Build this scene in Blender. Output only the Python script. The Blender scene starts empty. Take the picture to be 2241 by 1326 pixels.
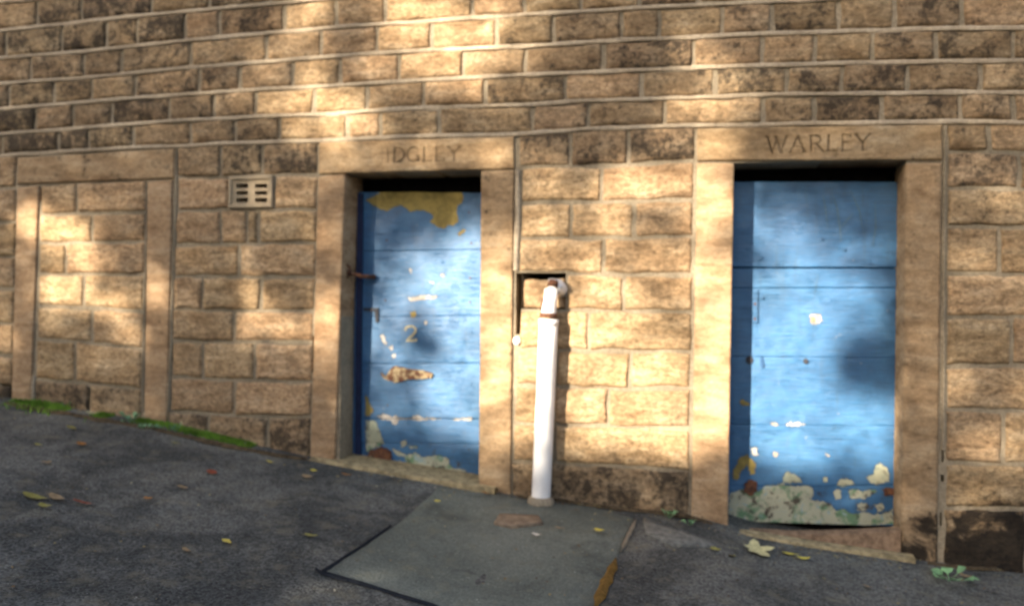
import bpy, math, random
import numpy as np
from mathutils import Vector, Matrix, noise

# ------------------------------------------------------------------ camera, sky, sun, exposure
scene = bpy.context.scene
W, H, F = 2241.0, 1326.0, 1883.0
YAW, ROLL = math.radians(12.9), 0.011
fw = Vector((-math.sin(YAW), math.cos(YAW), 0))
rt = Vector((math.cos(YAW), math.sin(YAW), 0))
up = Vector((0, 0, 1))
cr = rt * math.cos(ROLL) + up * math.sin(ROLL)
cu = up * math.cos(ROLL) - rt * math.sin(ROLL)
CAM = Vector((0, -4.7, 1.4))
cam_data = bpy.data.cameras.new('camera')
cam = bpy.data.objects.new('camera', cam_data)
scene.collection.objects.link(cam)
cam.matrix_world = Matrix((( cr.x, cu.x, -fw.x, CAM.x), (cr.y, cu.y, -fw.y, CAM.y),
                           ( cr.z, cu.z, -fw.z, CAM.z), (0, 0, 0, 1)))
cam_data.sensor_width = 36.0
cam_data.lens = 36.0 * F / W
cam_data.clip_end = 1000
cam_data.dof.use_dof = True
cam_data.dof.focus_distance = 2.2
cam_data.dof.aperture_fstop = 2.1
scene.camera = cam

SUN = Vector((-0.57, -1.0, 0.36))            # towards the sun
SUN_EL = math.atan2(SUN.z, math.hypot(SUN.x, SUN.y))
SUN_AZ = math.atan2(SUN.x, SUN.y)            # clockwise from +Y
world = bpy.data.worlds.new('World')
scene.world = world
world.use_nodes = True
wt = world.node_tree
wt.nodes.clear()
sky = wt.nodes.new('ShaderNodeTexSky')
sky.sky_type = 'NISHITA'
sky.sun_disc = False
sky.sun_elevation = SUN_EL
sky.sun_rotation = SUN_AZ
sky.air_density = 0.8
sky.dust_density = 3.0
sky.ozone_density = 0.6
bg = wt.nodes.new('ShaderNodeBackground')
bg.inputs['Strength'].default_value = 0.105
wo = wt.nodes.new('ShaderNodeOutputWorld')
wt.links.new(sky.outputs[0], bg.inputs[0])
wt.links.new(bg.outputs[0], wo.inputs[0])

sun_data = bpy.data.lights.new('sun', 'SUN')
sun_data.energy = 5.0
sun_data.angle = math.radians(0.55)
sun_data.color = (1.0, 0.87, 0.70)
sun = bpy.data.objects.new('sun', sun_data)
scene.collection.objects.link(sun)
sun.rotation_euler = SUN.to_track_quat('Z', 'Y').to_euler()
sun.location = SUN * 20

vs = scene.view_settings
vs.view_transform = 'Standard'
vs.look = 'None'
vs.exposure = 2.0
scene.cycles.max_bounces = 5
scene.cycles.diffuse_bounces = 3
scene.cycles.glossy_bounces = 2
vs.gamma = 1.0
vs.use_curve_mapping = False

# ------------------------------------------------------------------ helpers
random.seed(7)
col = scene.collection


def ray(px, py):
    return fw * F + cr * (px - W / 2) - cu * (py - H / 2)


def at(px, py, Y=0.0):
    """point on the vertical plane y = Y seen at a pixel of the photograph"""
    d = ray(px, py)
    t = (Y - CAM.y) / d.y
    return CAM + d * t


def xz(px, py, Y=0.0):
    p = at(px, py, Y)
    return (p.x, p.z)


BASE = [(-60, 3.0), (-12, 1.45), (-6.5, .97), (-4.48, .755), (-3.24, .632), (-2.52, .512), (-2.29, .478), (-1.16, .338), (-.95, .315),
        (-.09, .285), (.12, .225), (.35, .185), (1.13, .118), (1.6, .09), (3.5, -.02), (60, -3.0)]
CROSS = 0.06


def base_z(X):
    for (x0, z0), (x1, z1) in zip(BASE, BASE[1:]):
        if X <= x1:
            t = (X - x0) / (x1 - x0)
            return z0 + (z1 - z0) * t
    return BASE[-1][1]


def ground_z(X, Y):
    return base_z(X) + CROSS * max(Y, -12)


def on_ground(px, py):
    d = ray(px, py)
    lo, hi = 0.0, 1.0 / F * 30
    t = 0.5 / F
    step = 0.01 / F
    while True:
        p = CAM + d * t
        if p.z <= ground_z(p.x, p.y) or t * F > 30:
            return p
        t += step


def link(name, me, mat=None, parent=None, smooth=False):
    if mat is not None:
        me.materials.append(mat)
    if smooth:
        me.polygons.foreach_set('use_smooth', [True] * len(me.polygons))
    o = bpy.data.objects.new(name, me)
    col.objects.link(o)
    if parent is not None:
        o.parent = parent
    return o


def mesh(name, verts, faces):
    me = bpy.data.meshes.new(name)
    me.from_pydata([tuple(v) for v in verts], [], faces)
    me.update()
    return me


def empty(name, loc=(0, 0, 0)):
    o = bpy.data.objects.new(name, None)
    o.location = loc
    o.empty_display_size = 0.1
    col.objects.link(o)
    return o


def tag(o, label=None, cat=None, group=None, kind=None):
    if label: o['label'] = label
    if cat: o['category'] = cat
    if group: o['group'] = group
    if kind: o['kind'] = kind
    return o


def pl(poly, x):
    """piecewise linear, level beyond its ends"""
    if x <= poly[0][0]: return poly[0][1]
    for (x0, z0), (x1, z1) in zip(poly, poly[1:]):
        if x <= x1:
            return z0 + (z1 - z0) * (x - x0) / (x1 - x0)
    return poly[-1][1]


def nz(x, y, z=0.0):
    return noise.noise(Vector((x, y, z)))


def block_data(quad, yface, depth, cell=.035, amp=.008, rnd=.012, edge=.003, seed=0.0, freq=9.0, pillow=0.0, face_fn=None):
    """A stone: front face a grid over the quad (TL, TR, BR, BL in x, z), worn edges, sides running back into the wall."""
    TL, TR, BR, BL = [Vector((q[0], q[1])) for q in quad]
    w = ((TR - TL).length + (BR - BL).length) / 2
    h = ((TL - BL).length + (TR - BR).length) / 2
    nx = max(2, int(round(w / cell))); nv = max(2, int(round(h / cell)))
    us = [0.0] + [i / nx for i in range(nx + 1)] + [1.0]
    # extra rows close to the rim make the rounded arris
    ru = min(.3, rnd / max(w, 1e-4)); rv = min(.3, rnd / max(h, 1e-4))
    us = sorted(set([0.0, ru * .35, ru] + [u for u in (i / nx for i in range(1, nx)) if ru * 1.3 < u < 1 - ru * 1.3] + [1 - ru, 1 - ru * .35, 1.0]))
    vv = sorted(set([0.0, rv * .35, rv] + [v for v in (i / nv for i in range(1, nv)) if rv * 1.3 < v < 1 - rv * 1.3] + [1 - rv, 1 - rv * .35, 1.0]))
    verts = []; faces = []
    nu, nn = len(us), len(vv)
    for v in vv:
        for u in us:
            p = (TL * (1 - u) + TR * u) * (1 - v) + (BL * (1 - u) + BR * u) * v
            du = min(u, 1 - u) * w; dv = min(v, 1 - v) * h
            x, z = p.x, p.y
            # uneven outline
            if edge:
                kx = max(0, 1 - du / .04); kz = max(0, 1 - dv / .04)
                x += edge * kx * (nz(z * 14 + seed, seed * 1.7, 3.1) * 1.6)
                z += edge * kz * (nz(x * 11 + seed, seed * 2.3, 9.4) * 1.8)
            e = min(du, dv)
            y = yface
            if e < rnd:
                t = 1 - e / rnd
                y += rnd * .85 * (1 - math.sqrt(max(0, 1 - t * t)))
            if pillow:
                y -= pillow * (1 - (2 * u - 1) ** 4) * (1 - (2 * v - 1) ** 4)
            if amp:
                k = min(1, e / .03)
                n = nz(x * freq + seed, z * freq * 1.3, seed) + .55 * nz(x * freq * 2.7, z * freq * 3.3 + seed, seed * 3) + .3 * nz(x * freq * 6, z * freq * 7, seed)
                y += amp * n * (.25 + .75 * k)
            if face_fn: y += face_fn(x, z)
            verts.append((x, y, z))
    for j in range(nn - 1):
        for i in range(nu - 1):
            a = j * nu + i
            faces.append((a, a + nu, a + nu + 1, a + 1))
    ring = [i for i in range(nu)] + [j * nu + nu - 1 for j in range(1, nn)] + [(nn - 1) * nu + i for i in range(nu - 2, -1, -1)] + [j * nu for j in range(nn - 2, 0, -1)]
    b0 = len(verts)
    for r in ring:
        x, y, z = verts[r]
        verts.append((x, yface + depth, z))
    m = len(ring)
    for k in range(m):
        a, b = ring[k], ring[(k + 1) % m]
        faces.append((a, b, b0 + (k + 1) % m, b0 + k))
    return verts, faces


def block(name, quad, mat, parent, yface=0.0, depth=.06, color=None, **kw):
    verts, faces = block_data(quad, yface, depth, **kw)
    cx = sum(q[0] for q in quad) / 4; cz = sum(q[1] for q in quad) / 4
    me = mesh(name, [(x - cx, y, z - cz) for x, y, z in verts], faces)
    o = link(name, me, mat, parent, True)
    o.location = (cx, 0, cz)
    if color: o.color = (*color, 1)
    return o


def extrude_poly(name, pts, y0, y1, mat, parent):
    """flat outline (x, z) given thickness from y0 (back) to y1 (front)"""
    n = len(pts)
    area = sum(pts[i][0] * pts[(i + 1) % n][1] - pts[(i + 1) % n][0] * pts[i][1] for i in range(n))
    if area < 0: pts = pts[::-1]
    cx = sum(p[0] for p in pts) / n; cz = sum(p[1] for p in pts) / n
    v = [(x - cx, y1, z - cz) for x, z in pts] + [(x - cx, y0, z - cz) for x, z in pts]
    f = [tuple(range(n))] + [(i, i + n, (i + 1) % n + n, (i + 1) % n) for i in range(n)]
    me = mesh(name, v, f)
    o = link(name, me, mat, parent)
    o.location = (cx, 0, cz)
    return o


def ragged(pts, amp, sub=5, seed=0.0):
    """subdivide an outline and make it uneven"""
    out = []
    n = len(pts)
    for i in range(n):
        a = Vector(pts[i]); b = Vector(pts[(i + 1) % n])
        d = (b - a); L = d.length
        if L < 1e-6: continue
        nrm = Vector((-d.y, d.x)) / L
        k = max(1, min(sub, int(L / (amp * 1.6)) + 1))
        for j in range(k):
            p = a + d * (j / k)
            p = p + nrm * amp * (nz(p.x * 60 + seed, p.y * 60, seed) + .6 * nz(p.x * 170, p.y * 170 + seed, seed))
            out.append((p.x, p.y))
    return out


def tube(name, path, radii, mat, parent, n=18, cap=True):
    verts = []; faces = []
    for i, p in enumerate(path):
        p = Vector(p)
        a = Vector(path[max(0, i - 1)]); b = Vector(path[min(len(path) - 1, i + 1)])
        d = (b - a).normalized()
        ref = Vector((0, 0, 1)) if abs(d.z) < .9 else Vector((1, 0, 0))
        s = d.cross(ref).normalized(); t = s.cross(d)
        for k in range(n):
            g = 2 * math.pi * k / n
            verts.append(p + (s * math.cos(g) + t * math.sin(g)) * radii[i])
    for i in range(len(path) - 1):
        for k in range(n):
            a = i * n + k; b = i * n + (k + 1) % n
            faces.append((a, b, b + n, a + n))
    if cap:
        faces.append(tuple(range(n))[::-1]); faces.append(tuple(range((len(path) - 1) * n, len(path) * n)))
    me = mesh(name, verts, faces)
    return link(name, me, mat, parent, True)


# ------------------------------------------------------------------ materials
class NT:
    def __init__(s, name, rough=.8, spec=.3):
        s.m = bpy.data.materials.new(name); s.m.use_nodes = True
        s.t = s.m.node_tree; s.n = s.t.nodes
        s.b = s.n['Principled BSDF']
        s.b.inputs['Roughness'].default_value = rough
        s.b.inputs['Specular IOR Level'].default_value = spec

    def new(s, t, **k):
        n = s.n.new(t)
        for a, v in k.items(): setattr(n, a, v)
        return n

    def put(s, inp, v):
        if isinstance(v, bpy.types.NodeSocket): s.t.links.new(v, inp)
        else: inp.default_value = v

    def math(s, op, a, b=None, c=None, clamp=False):
        n = s.new('ShaderNodeMath', operation=op, use_clamp=clamp)
        s.put(n.inputs[0], a)
        if b is not None: s.put(n.inputs[1], b)
        if c is not None: s.put(n.inputs[2], c)
        return n.outputs[0]

    def vmath(s, op, a, b=None):
        n = s.new('ShaderNodeVectorMath', operation=op)
        s.put(n.inputs[0], a)
        if b is not None: s.put(n.inputs[1], b)
        return n.outputs[0]

    def noise(s, vec, scale, detail=4, rough=.55, dist=0.0):
        n = s.new('ShaderNodeTexNoise')
        s.put(n.inputs['Vector'], vec); n.inputs['Scale'].default_value = scale
        n.inputs['Detail'].default_value = detail; n.inputs['Roughness'].default_value = rough
        n.inputs['Distortion'].default_value = dist
        return n.outputs['Fac']

    def range(s, v, a, b, c=0.0, d=1.0, smooth=True):
        n = s.new('ShaderNodeMapRange', interpolation_type='SMOOTHSTEP' if smooth else 'LINEAR')
        s.put(n.inputs[0], v); s.put(n.inputs[1], a); s.put(n.inputs[2], b); s.put(n.inputs[3], c); s.put(n.inputs[4], d)
        return n.outputs[0]

    def mix(s, f, a, b, mode='MIX'):
        n = s.new('ShaderNodeMix', data_type='RGBA', blend_type=mode)
        s.put(n.inputs[0], f)
        for i, v in ((6, a), (7, b)):
            s.put(n.inputs[i], (*v, 1) if isinstance(v, tuple) else v)
        return n.outputs[2]

    def ramp(s, f, stops):
        n = s.new('ShaderNodeValToRGB')
        e = n.color_ramp.elements
        while len(e) < len(stops): e.new(.5)
        for i, (p, c) in enumerate(stops):
            e[i].position = p; e[i].color = (*c, 1)
        s.put(n.inputs[0], f)
        return n.outputs[0]

    def bump(s, h, strength=.5, dist=.004, prev=None):
        n = s.new('ShaderNodeBump')
        n.inputs['Strength'].default_value = strength; n.inputs['Distance'].default_value = dist
        s.put(n.inputs['Height'], h)
        if prev is not None: s.put(n.inputs['Normal'], prev)
        return n.outputs[0]

    def out(s, color, normal=None, rough=None):
        s.put(s.b.inputs['Base Color'], color if isinstance(color, bpy.types.NodeSocket) else (*color, 1))
        if normal is not None: s.put(s.b.inputs['Normal'], normal)
        if rough is not None: s.put(s.b.inputs['Roughness'], rough)
        return s.m


def stone_material(name, dressed=False):
    k = NT(name, .9, .15)
    pos = k.new('ShaderNodeNewGeometry').outputs['Position']
    info = k.new('ShaderNodeObjectInfo')
    off = k.vmath('MULTIPLY', info.outputs['Random'], (37.0, 11.0, 53.0))
    v = k.vmath('ADD', pos, off)
    sep = k.new('ShaderNodeSeparateColor'); k.put(sep.inputs[0], info.outputs['Color'])
    soot, tint, bright = sep.outputs[0], sep.outputs[1], sep.outputs[2]
    bed = k.vmath('MULTIPLY', v, (1.0, 1.0, 3.2))
    n1 = k.noise(bed, 5.0, 6, .6, .4)
    n2 = k.noise(k.vmath('MULTIPLY', v, (1.0, 1.0, 1.7)), 34.0, 5, .68, .5)
    n3 = k.noise(v, 130.0, 3, .6)
    A = k.ramp(n1, [(.28, (.22, .138, .068)), (.45, (.36, .243, .128)), (.60, (.46, .328, .185)), (.75, (.54, .415, .260))])
    Bc = k.ramp(n1, [(.30, (.26, .158, .085)), (.50, (.39, .255, .145)), (.72, (.50, .36, .225))])
    c = k.mix(tint, A, Bc)
    g = k.range(n2, .30, .70, .38, 1.42, False)
    if dressed: g = k.range(n2, .27, .73, .66, 1.24, False)
    c = k.mix(1.0, c, k.new('ShaderNodeCombineColor').outputs[0], 'MULTIPLY') if False else c
    cc = k.new('ShaderNodeCombineColor')
    for i in range(3): k.put(cc.inputs[i], g)
    c = k.mix(1.0, c, cc.outputs[0], 'MULTIPLY')
    g3 = k.range(n3, .3, .7, .80 if not dressed else .88, 1.18 if not dressed else 1.1, False)
    c3 = k.new('ShaderNodeCombineColor')
    for i in range(3): k.put(c3.inputs[i], g3)
    c = k.mix(1.0, c, c3.outputs[0], 'MULTIPLY')
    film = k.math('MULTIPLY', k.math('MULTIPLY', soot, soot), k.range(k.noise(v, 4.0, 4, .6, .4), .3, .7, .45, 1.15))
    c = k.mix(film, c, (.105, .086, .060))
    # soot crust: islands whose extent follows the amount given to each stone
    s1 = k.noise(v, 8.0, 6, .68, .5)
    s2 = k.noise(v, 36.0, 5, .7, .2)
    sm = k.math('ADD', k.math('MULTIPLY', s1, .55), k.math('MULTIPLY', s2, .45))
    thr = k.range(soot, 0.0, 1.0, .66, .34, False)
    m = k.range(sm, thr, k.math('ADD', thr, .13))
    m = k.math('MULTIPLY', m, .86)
    # damp black stain at the foot of the wall beyond the second door
    sp = k.new('ShaderNodeSeparateXYZ'); k.put(sp.inputs[0], pos)
    dx = k.math('DIVIDE', k.math('SUBTRACT', sp.outputs[0], 2.0), .98)
    dz = k.math('DIVIDE', k.math('SUBTRACT', sp.outputs[2], .10), .38)
    r = k.math('SQRT', k.math('ADD', k.math('MULTIPLY', dx, dx), k.math('MULTIPLY', dz, dz)))
    r = k.math('ADD', r, k.math('MULTIPLY', k.math('SUBTRACT', k.noise(pos, 6.0, 7, .7, .6), .5), 1.5))
    st = k.math('MULTIPLY', k.range(r, .92, 1.18, 1.0, 0.0), .93)
    c = k.mix(m, c, (.040, .031, .022))
    c = k.mix(st, c, (.010, .009, .008))
    b = k.new('ShaderNodeCombineColor')
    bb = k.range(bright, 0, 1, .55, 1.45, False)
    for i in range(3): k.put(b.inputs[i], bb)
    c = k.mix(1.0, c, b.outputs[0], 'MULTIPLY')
    nb = k.bump(k.noise(bed, 20.0, 5, .7, .3), .6 if not dressed else .28, .012)
    nb = k.bump(n3, .6 if not dressed else .35, .004, nb)
    return k.out(c, nb)


def letter_stone_material(name):
    m = stone_material(name, True)
    t = m.node_tree
    b = t.nodes['Principled BSDF']
    src = b.inputs['Base Color'].links[0].from_socket
    at_ = t.nodes.new('ShaderNodeAttribute'); at_.attribute_name = 'grime_shade'
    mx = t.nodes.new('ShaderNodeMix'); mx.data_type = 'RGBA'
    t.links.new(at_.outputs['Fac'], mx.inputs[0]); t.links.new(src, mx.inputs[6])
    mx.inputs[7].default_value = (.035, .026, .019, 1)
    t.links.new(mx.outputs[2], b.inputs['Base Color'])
    return m


def mortar_material(name, c0, c1):
    k = NT(name, .95, .1)
    pos = k.new('ShaderNodeNewGeometry').outputs['Position']
    n1 = k.noise(pos, 3.0, 6, .6); n2 = k.noise(pos, 60.0, 4, .6)
    c = k.mix(k.range(n1, .35, .65), c0, c1)
    g = k.range(n2, .3, .7, .75, 1.2, False)
    cc = k.new('ShaderNodeCombineColor')
    for i in range(3): k.put(cc.inputs[i], g)
    c = k.mix(1.0, c, cc.outputs[0], 'MULTIPLY')
    return k.out(c, k.bump(n2, .6, .006))


def plain(name, c, rough=.7, spec=.3, var=.25, scale=20, bump=.3, dist=.002, metallic=0.0):
    k = NT(name, rough, spec)
    k.b.inputs['Metallic'].default_value = metallic
    pos = k.new('ShaderNodeNewGeometry').outputs['Position']
    n = k.noise(pos, scale, 6, .65)
    dark = tuple(x * (1 - var) for x in c); lite = tuple(min(1, x * (1 + var)) for x in c)
    cc = k.mix(k.range(n, .3, .7), dark, lite)
    return k.out(cc, k.bump(k.noise(pos, scale * 3, 4, .6), bump, dist))


def paint_material(name, peel=0.0, seed=0.0):
    """old blue gloss paint on boards; the wear field of the boards says where the coats below show"""
    k = NT(name, .45, .75)
    pos = k.new('ShaderNodeNewGeometry').outputs['Position']
    v = k.vmath('ADD', pos, (seed, 0.0, seed * 2))
    grain = k.vmath('MULTIPLY', v, (1.0, 1.0, 9.0))
    n1 = k.noise(v, 3.2, 5, .6, .6); n2 = k.noise(grain, 9.0, 5, .65, .4); n3 = k.noise(v, 55.0, 5, .7)
    c = k.ramp(n1, [(.28, (.008, .066, .165)), (.5, (.014, .098, .225)), (.72, (.034, .140, .280))])
    g = k.range(n2, .3, .7, .80, 1.18, False)
    cc = k.new('ShaderNodeCombineColor')
    for i in range(3): k.put(cc.inputs[i], g)
    c = k.mix(1.0, c, cc.outputs[0], 'MULTIPLY')
    crk = k.noise(k.vmath('MULTIPLY', v, (.7, 1.0, 26.0)), 5.0, 4, .6, .15)
    crack = k.range(k.math('ABSOLUTE', k.math('SUBTRACT', crk, .5)), .0, .016, 1.0, 0.0)
    crack = k.math('MULTIPLY', crack, k.range(k.noise(v, 5.0, 3, .6), .45, .62))
    c = k.mix(k.math('MULTIPLY', crack, .6), c, (.010, .025, .050))
    drip = k.noise(k.vmath('MULTIPLY', v, (1.0, 1.0, .10)), 24.0, 5, .65)
    c = k.mix(k.math('MULTIPLY', k.range(drip, .54, .72), .30), c, (.030, .060, .085))
    # dull bloom and grime on the old gloss
    c = k.mix(k.math('MULTIPLY', k.range(k.noise(v, 6.0, 6, .7, .8), .55, .78), .12), c, (.12, .19, .25))
    # chips down to the old cream coat
    chip = k.range(k.noise(v, 27.0, 6, .74, .2), .66, .72)
    c = k.mix(k.math('MULTIPLY', chip, .6), c, (.36, .33, .25))
    rough = k.range(n3, .3, .7, .48, .64, False)
    wear = k.new('ShaderNodeAttribute', attribute_name='wear')
    sw = k.new('ShaderNodeSeparateColor'); k.put(sw.inputs[0], wear.outputs['Color'])
    jag = k.math('SUBTRACT', k.math('ADD', k.math('MULTIPLY', k.noise(v, 34.0, 5, .7, .3), .6), k.math('MULTIPLY', k.noise(v, 120.0, 3, .6), .25)), .425)
    p2 = k.noise(k.vmath('ADD', v, (5.0, 2.0, 9.0)), 10.0, 6, .65, .4)
    p3 = k.noise(k.vmath('ADD', v, (1.0, 7.0, 3.0)), 18.0, 6, .7, .4)
    layers = [(sw.outputs[0], k.mix(k.range(p3, .35, .6), (.17, .125, .026), (.27, .20, .045))),
              (sw.outputs[1], k.mix(k.range(p3, .48, .34), k.mix(k.range(p2, .4, .65), (.36, .355, .24), (.27, .30, .22)), (.10, .085, .06))),
              (sw.outputs[2], k.mix(k.range(p3, .40, .62), (.27, .24, .20), (.50, .47, .42)))]
    if peel:
        foot = k.mix(k.range(p2, .50, .60), (.37, .365, .26), (.12, .22, .115))
        foot = k.mix(k.range(p3, .58, .66), foot, (.24, .33, .33))
        foot = k.mix(k.range(p3, .47, .37), foot, (.060, .046, .030))
        layers[1] = (sw.outputs[1], foot)
        c = k.mix(k.range(k.noise(v, 15.0, 6, .7, .5), .56, .66), c, (.030, .026, .022))
    tot = None
    for sock, colr in layers:
        e = k.math('ADD', sock, k.math('MULTIPLY', jag, 1.15))
        c = k.mix(k.math('MULTIPLY', k.range(e, .38, .50), .45), c, (.020, .030, .040))  # dark rim round each flake: its edge shadow put into the colour
        m = k.range(e, .50, .55)
        c = k.mix(m, c, colr)
        tot = m if tot is None else k.math('MAXIMUM', tot, m)
    rough = k.math('MAXIMUM', rough, k.math('MULTIPLY', tot, .85))
    h = k.math('SUBTRACT', k.math('SUBTRACT', n2, k.math('MULTIPLY', tot, .6)), k.math('MULTIPLY', crack, .4))
    nb = k.bump(h, .55, .006)
    nb = k.bump(n3, .25, .002, nb)
    return k.out(c, nb, rough)


def tarmac_material(name, c0, c1, fleck, speck=1.0):
    k = NT(name, .92, .2)
    pos = k.new('ShaderNodeNewGeometry').outputs['Position']
    n1 = k.noise(pos, 1.9, 6, .68, .5); n2 = k.noise(pos, 70.0, 4, .6); n4 = k.noise(pos, 9.0, 5, .65)
    c = k.mix(k.range(n1, .38, .62), c0, c1)
    vo = k.new('ShaderNodeTexVoronoi'); k.put(vo.inputs['Vector'], pos); vo.inputs['Scale'].default_value = 110
    sv = k.new('ShaderNodeSeparateColor'); k.put(sv.inputs[0], vo.outputs['Color'])
    g = k.range(sv.outputs[0], 0, 1, 1 - .5 * speck, 1 + .55 * speck, False)
    cc = k.new('ShaderNodeCombineColor')
    for i in range(3): k.put(cc.inputs[i], g)
    c = k.mix(1.0, c, cc.outputs[0], 'MULTIPLY')
    c = k.mix(k.math('MULTIPLY', k.range(n4, .50, .70), .6), c, fleck)
    stn = k.noise(k.vmath('ADD', pos, (3.0, 9.0, 0.0)), 3.3, 6, .7, .7)
    c = k.mix(k.math('MULTIPLY', k.range(stn, .54, .70), .55), c, tuple(x * .42 for x in c0))
    c = k.mix(k.range(n2, .66, .72), c, tuple(min(1, x * 2.6) for x in c1))
    h = k.math('ADD', k.math('MULTIPLY', vo.outputs['Distance'], -.6), n2)
    return k.out(c, k.bump(n4, .4, .012, k.bump(h, .7, .006)))


M_STONE = stone_material('rock_faced_sandstone')
M_DRESS = stone_material('dressed_sandstone', True)
M_LETTER = letter_stone_material('lettered_sandstone')
M_MORTAR = mortar_material('joint_mortar', (.20, .165, .115), (.30, .245, .17))
M_RIBBON = mortar_material('ribbon_mortar', (.29, .232, .162), (.43, .35, .25))
M_DARK = plain('dark_void', (.006, .005, .005), .95, .05)
M_BLUE = paint_material('blue_gloss_paint', 0, 0)
M_BLUE2 = paint_material('blue_gloss_paint_second', 0, 4.3)
M_PEEL1 = paint_material('peeling_blue_paint', .12, 2.0)
M_PEEL2 = paint_material('flaked_old_paint', .7, 7.7)
M_OCHRE = plain('ochre_undercoat', (.30, .215, .045), .75, .2, .18, 18)
M_CREAM = plain('cream_undercoat', (.31, .31, .21), .8, .2, .25, 30, .5, .003)
M_PALE = plain('bare_pale_filler', (.42, .40, .36), .85, .2, .3, 60)
def rust_material(name, flake):
    k = NT(name, .85, .3)
    pos = k.new('ShaderNodeNewGeometry').outputs['Position']
    n = k.noise(pos, 40.0, 6, .7, .3); n2 = k.noise(pos, 26.0, 6, .7, .4)
    c = k.ramp(n, [(.3, (.035, .018, .013)), (.5, (.105, .045, .026)), (.7, (.20, .085, .038))])
    c = k.mix(k.range(n2, .62 - flake, .68 - flake), c, (.33, .26, .15))
    return k.out(c, k.bump(n, .9, .006))


M_RUST = rust_material('rusty_iron', 0.0)
M_STRAP = rust_material('flaking_painted_iron', .16)
M_IRON = plain('dark_iron', (.018, .020, .028), .6, .4, .3, 40)
def white_pipe_material():
    k = NT('white_gloss_paint', .4, .45)
    pos = k.new('ShaderNodeNewGeometry').outputs['Position']
    st = k.vmath('MULTIPLY', pos, (1.0, 1.0, .12))
    n = k.noise(st, 45.0, 6, .65); n2 = k.noise(pos, 22.0, 6, .7, .3)
    c = k.mix(k.math('MULTIPLY', k.range(n, .5, .75), .4), (.80, .78, .75), (.46, .43, .38))
    c = k.mix(k.range(n2, .66, .72), c, (.24, .13, .08))
    c = k.mix(k.math('MULTIPLY', k.range(k.noise(pos, 7.0, 6, .7, .5), .48, .70), .35), c, (.50, .44, .40))
    return k.out(c, k.bump(n2, .25, .003))


M_WHITE = white_pipe_material()
M_TARMAC = tarmac_material('worn_tarmac', (.052, .054, .050), (.118, .117, .104), (.150, .136, .098))
M_FLAG = tarmac_material('grey_flagstone', (.104, .114, .096), (.146, .156, .130), (.15, .142, .100), .35)
M_SETT = plain('brown_patch_stone', (.20, .145, .095), .9, .2, .3, 25)
M_KERB = plain('pale_threshold_stone', (.28, .22, .12), .9, .15, .45, 22, .6, .006)
M_SILL = plain('pinkish_sill_stone', (.19, .125, .078), .9, .15, .4, 25, .6, .006)
M_CLAY = plain('buff_air_brick', (.33, .26, .17), .85, .2, .15, 25)
M_MOSS = plain('green_moss', (.15, .27, .035), .95, .1, .5, 8)
M_WEED = plain('fresh_weed_leaf', (.16, .30, .14), .6, .3, .25, 12)
M_BARK = plain('bark', (.10, .075, .05), .95, .1, .4, 9, .9, .03)
M_LEAF = plain('tree_leaf', (.085, .12, .03), .6, .3, .3, 3)

# ------------------------------------------------------------------ lane surface
xs = [-60, -30, -15] + [-9 + i * .25 for i in range(61)] + [9, 15, 30, 60]
ys = [-80, -50, -30, -20, -14, -12, -10, -8.5] + [-7 + i * .25 for i in range(30)] + [.6]
gv = []
for y in ys:
    for x in xs:
        z = ground_z(x, y)
        if abs(x) < 9 and y > -7:
            z += .007 * nz(x * 1.7, y * 1.7, 4.4) + .003 * nz(x * 6, y * 6, 8.8)
        gv.append((x, y, z))
n = len(xs)
gf = [(j * n + i, j * n + i + 1, (j + 1) * n + i + 1, (j + 1) * n + i) for j in range(len(ys) - 1) for i in range(n - 1)]
lane = link('lane', mesh('lane', gv, gf), M_TARMAC, None, True)
tag(lane, 'dark worn tarmac lane sloping down to the right before the wall', None, None, 'structure')


def ground_piece(name, px_pts, mat, parent, lift=.012, drop=.03, sub=.12, rag=.006, label=None):
    """a slab lying on the lane: outline from the place it covers, with its own worn edge"""
    pts = [on_ground(*p) for p in px_pts]
    out = []
    m = len(pts)
    for i in range(m):
        a, b = pts[i], pts[(i + 1) % m]
        k = max(1, int((b - a).length / sub))
        for j in range(k):
            p = a.lerp(b, j / k)
            out.append((p.x + rag * 2 * nz(p.x * 9, p.y * 9, 1.0), p.y + rag * 2 * nz(p.x * 9, p.y * 9, 6.0)))
    cx = sum(p[0] for p in out) / len(out); cy = sum(p[1] for p in out) / len(out)
    v = []; f = []
    m = len(out)
    for s, dz in ((1.0, -drop), (1.0, lift - .006), (.985, lift), (.6, lift), (.25, lift)):
        for x, y in out:
            X = cx + (x - cx) * s; Y = cy + (y - cy) * s
            v.append((X, Y, ground_z(X, Y) + dz + (.004 * nz(X * 3, Y * 3, 2.2) if s < 1 else 0)))
    v.append((cx, cy, ground_z(cx, cy) + lift))
    area = sum(out[i][0] * out[(i + 1) % m][1] - out[(i + 1) % m][0] * out[i][1] for i in range(m))
    for r in range(4):
        for i in range(m):
            q = (r * m + i, r * m + (i + 1) % m, (r + 1) * m + (i + 1) % m, (r + 1) * m + i)
            f.append(q if area > 0 else q[::-1])
    for i in range(m):
        q = (4 * m + i, 4 * m + (i + 1) % m, 5 * m)
        f.append(q if area > 0 else q[::-1])
    o = link(name, mesh(name, v, f), mat, parent, True)
    if label: o['label'] = label
    return o


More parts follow.
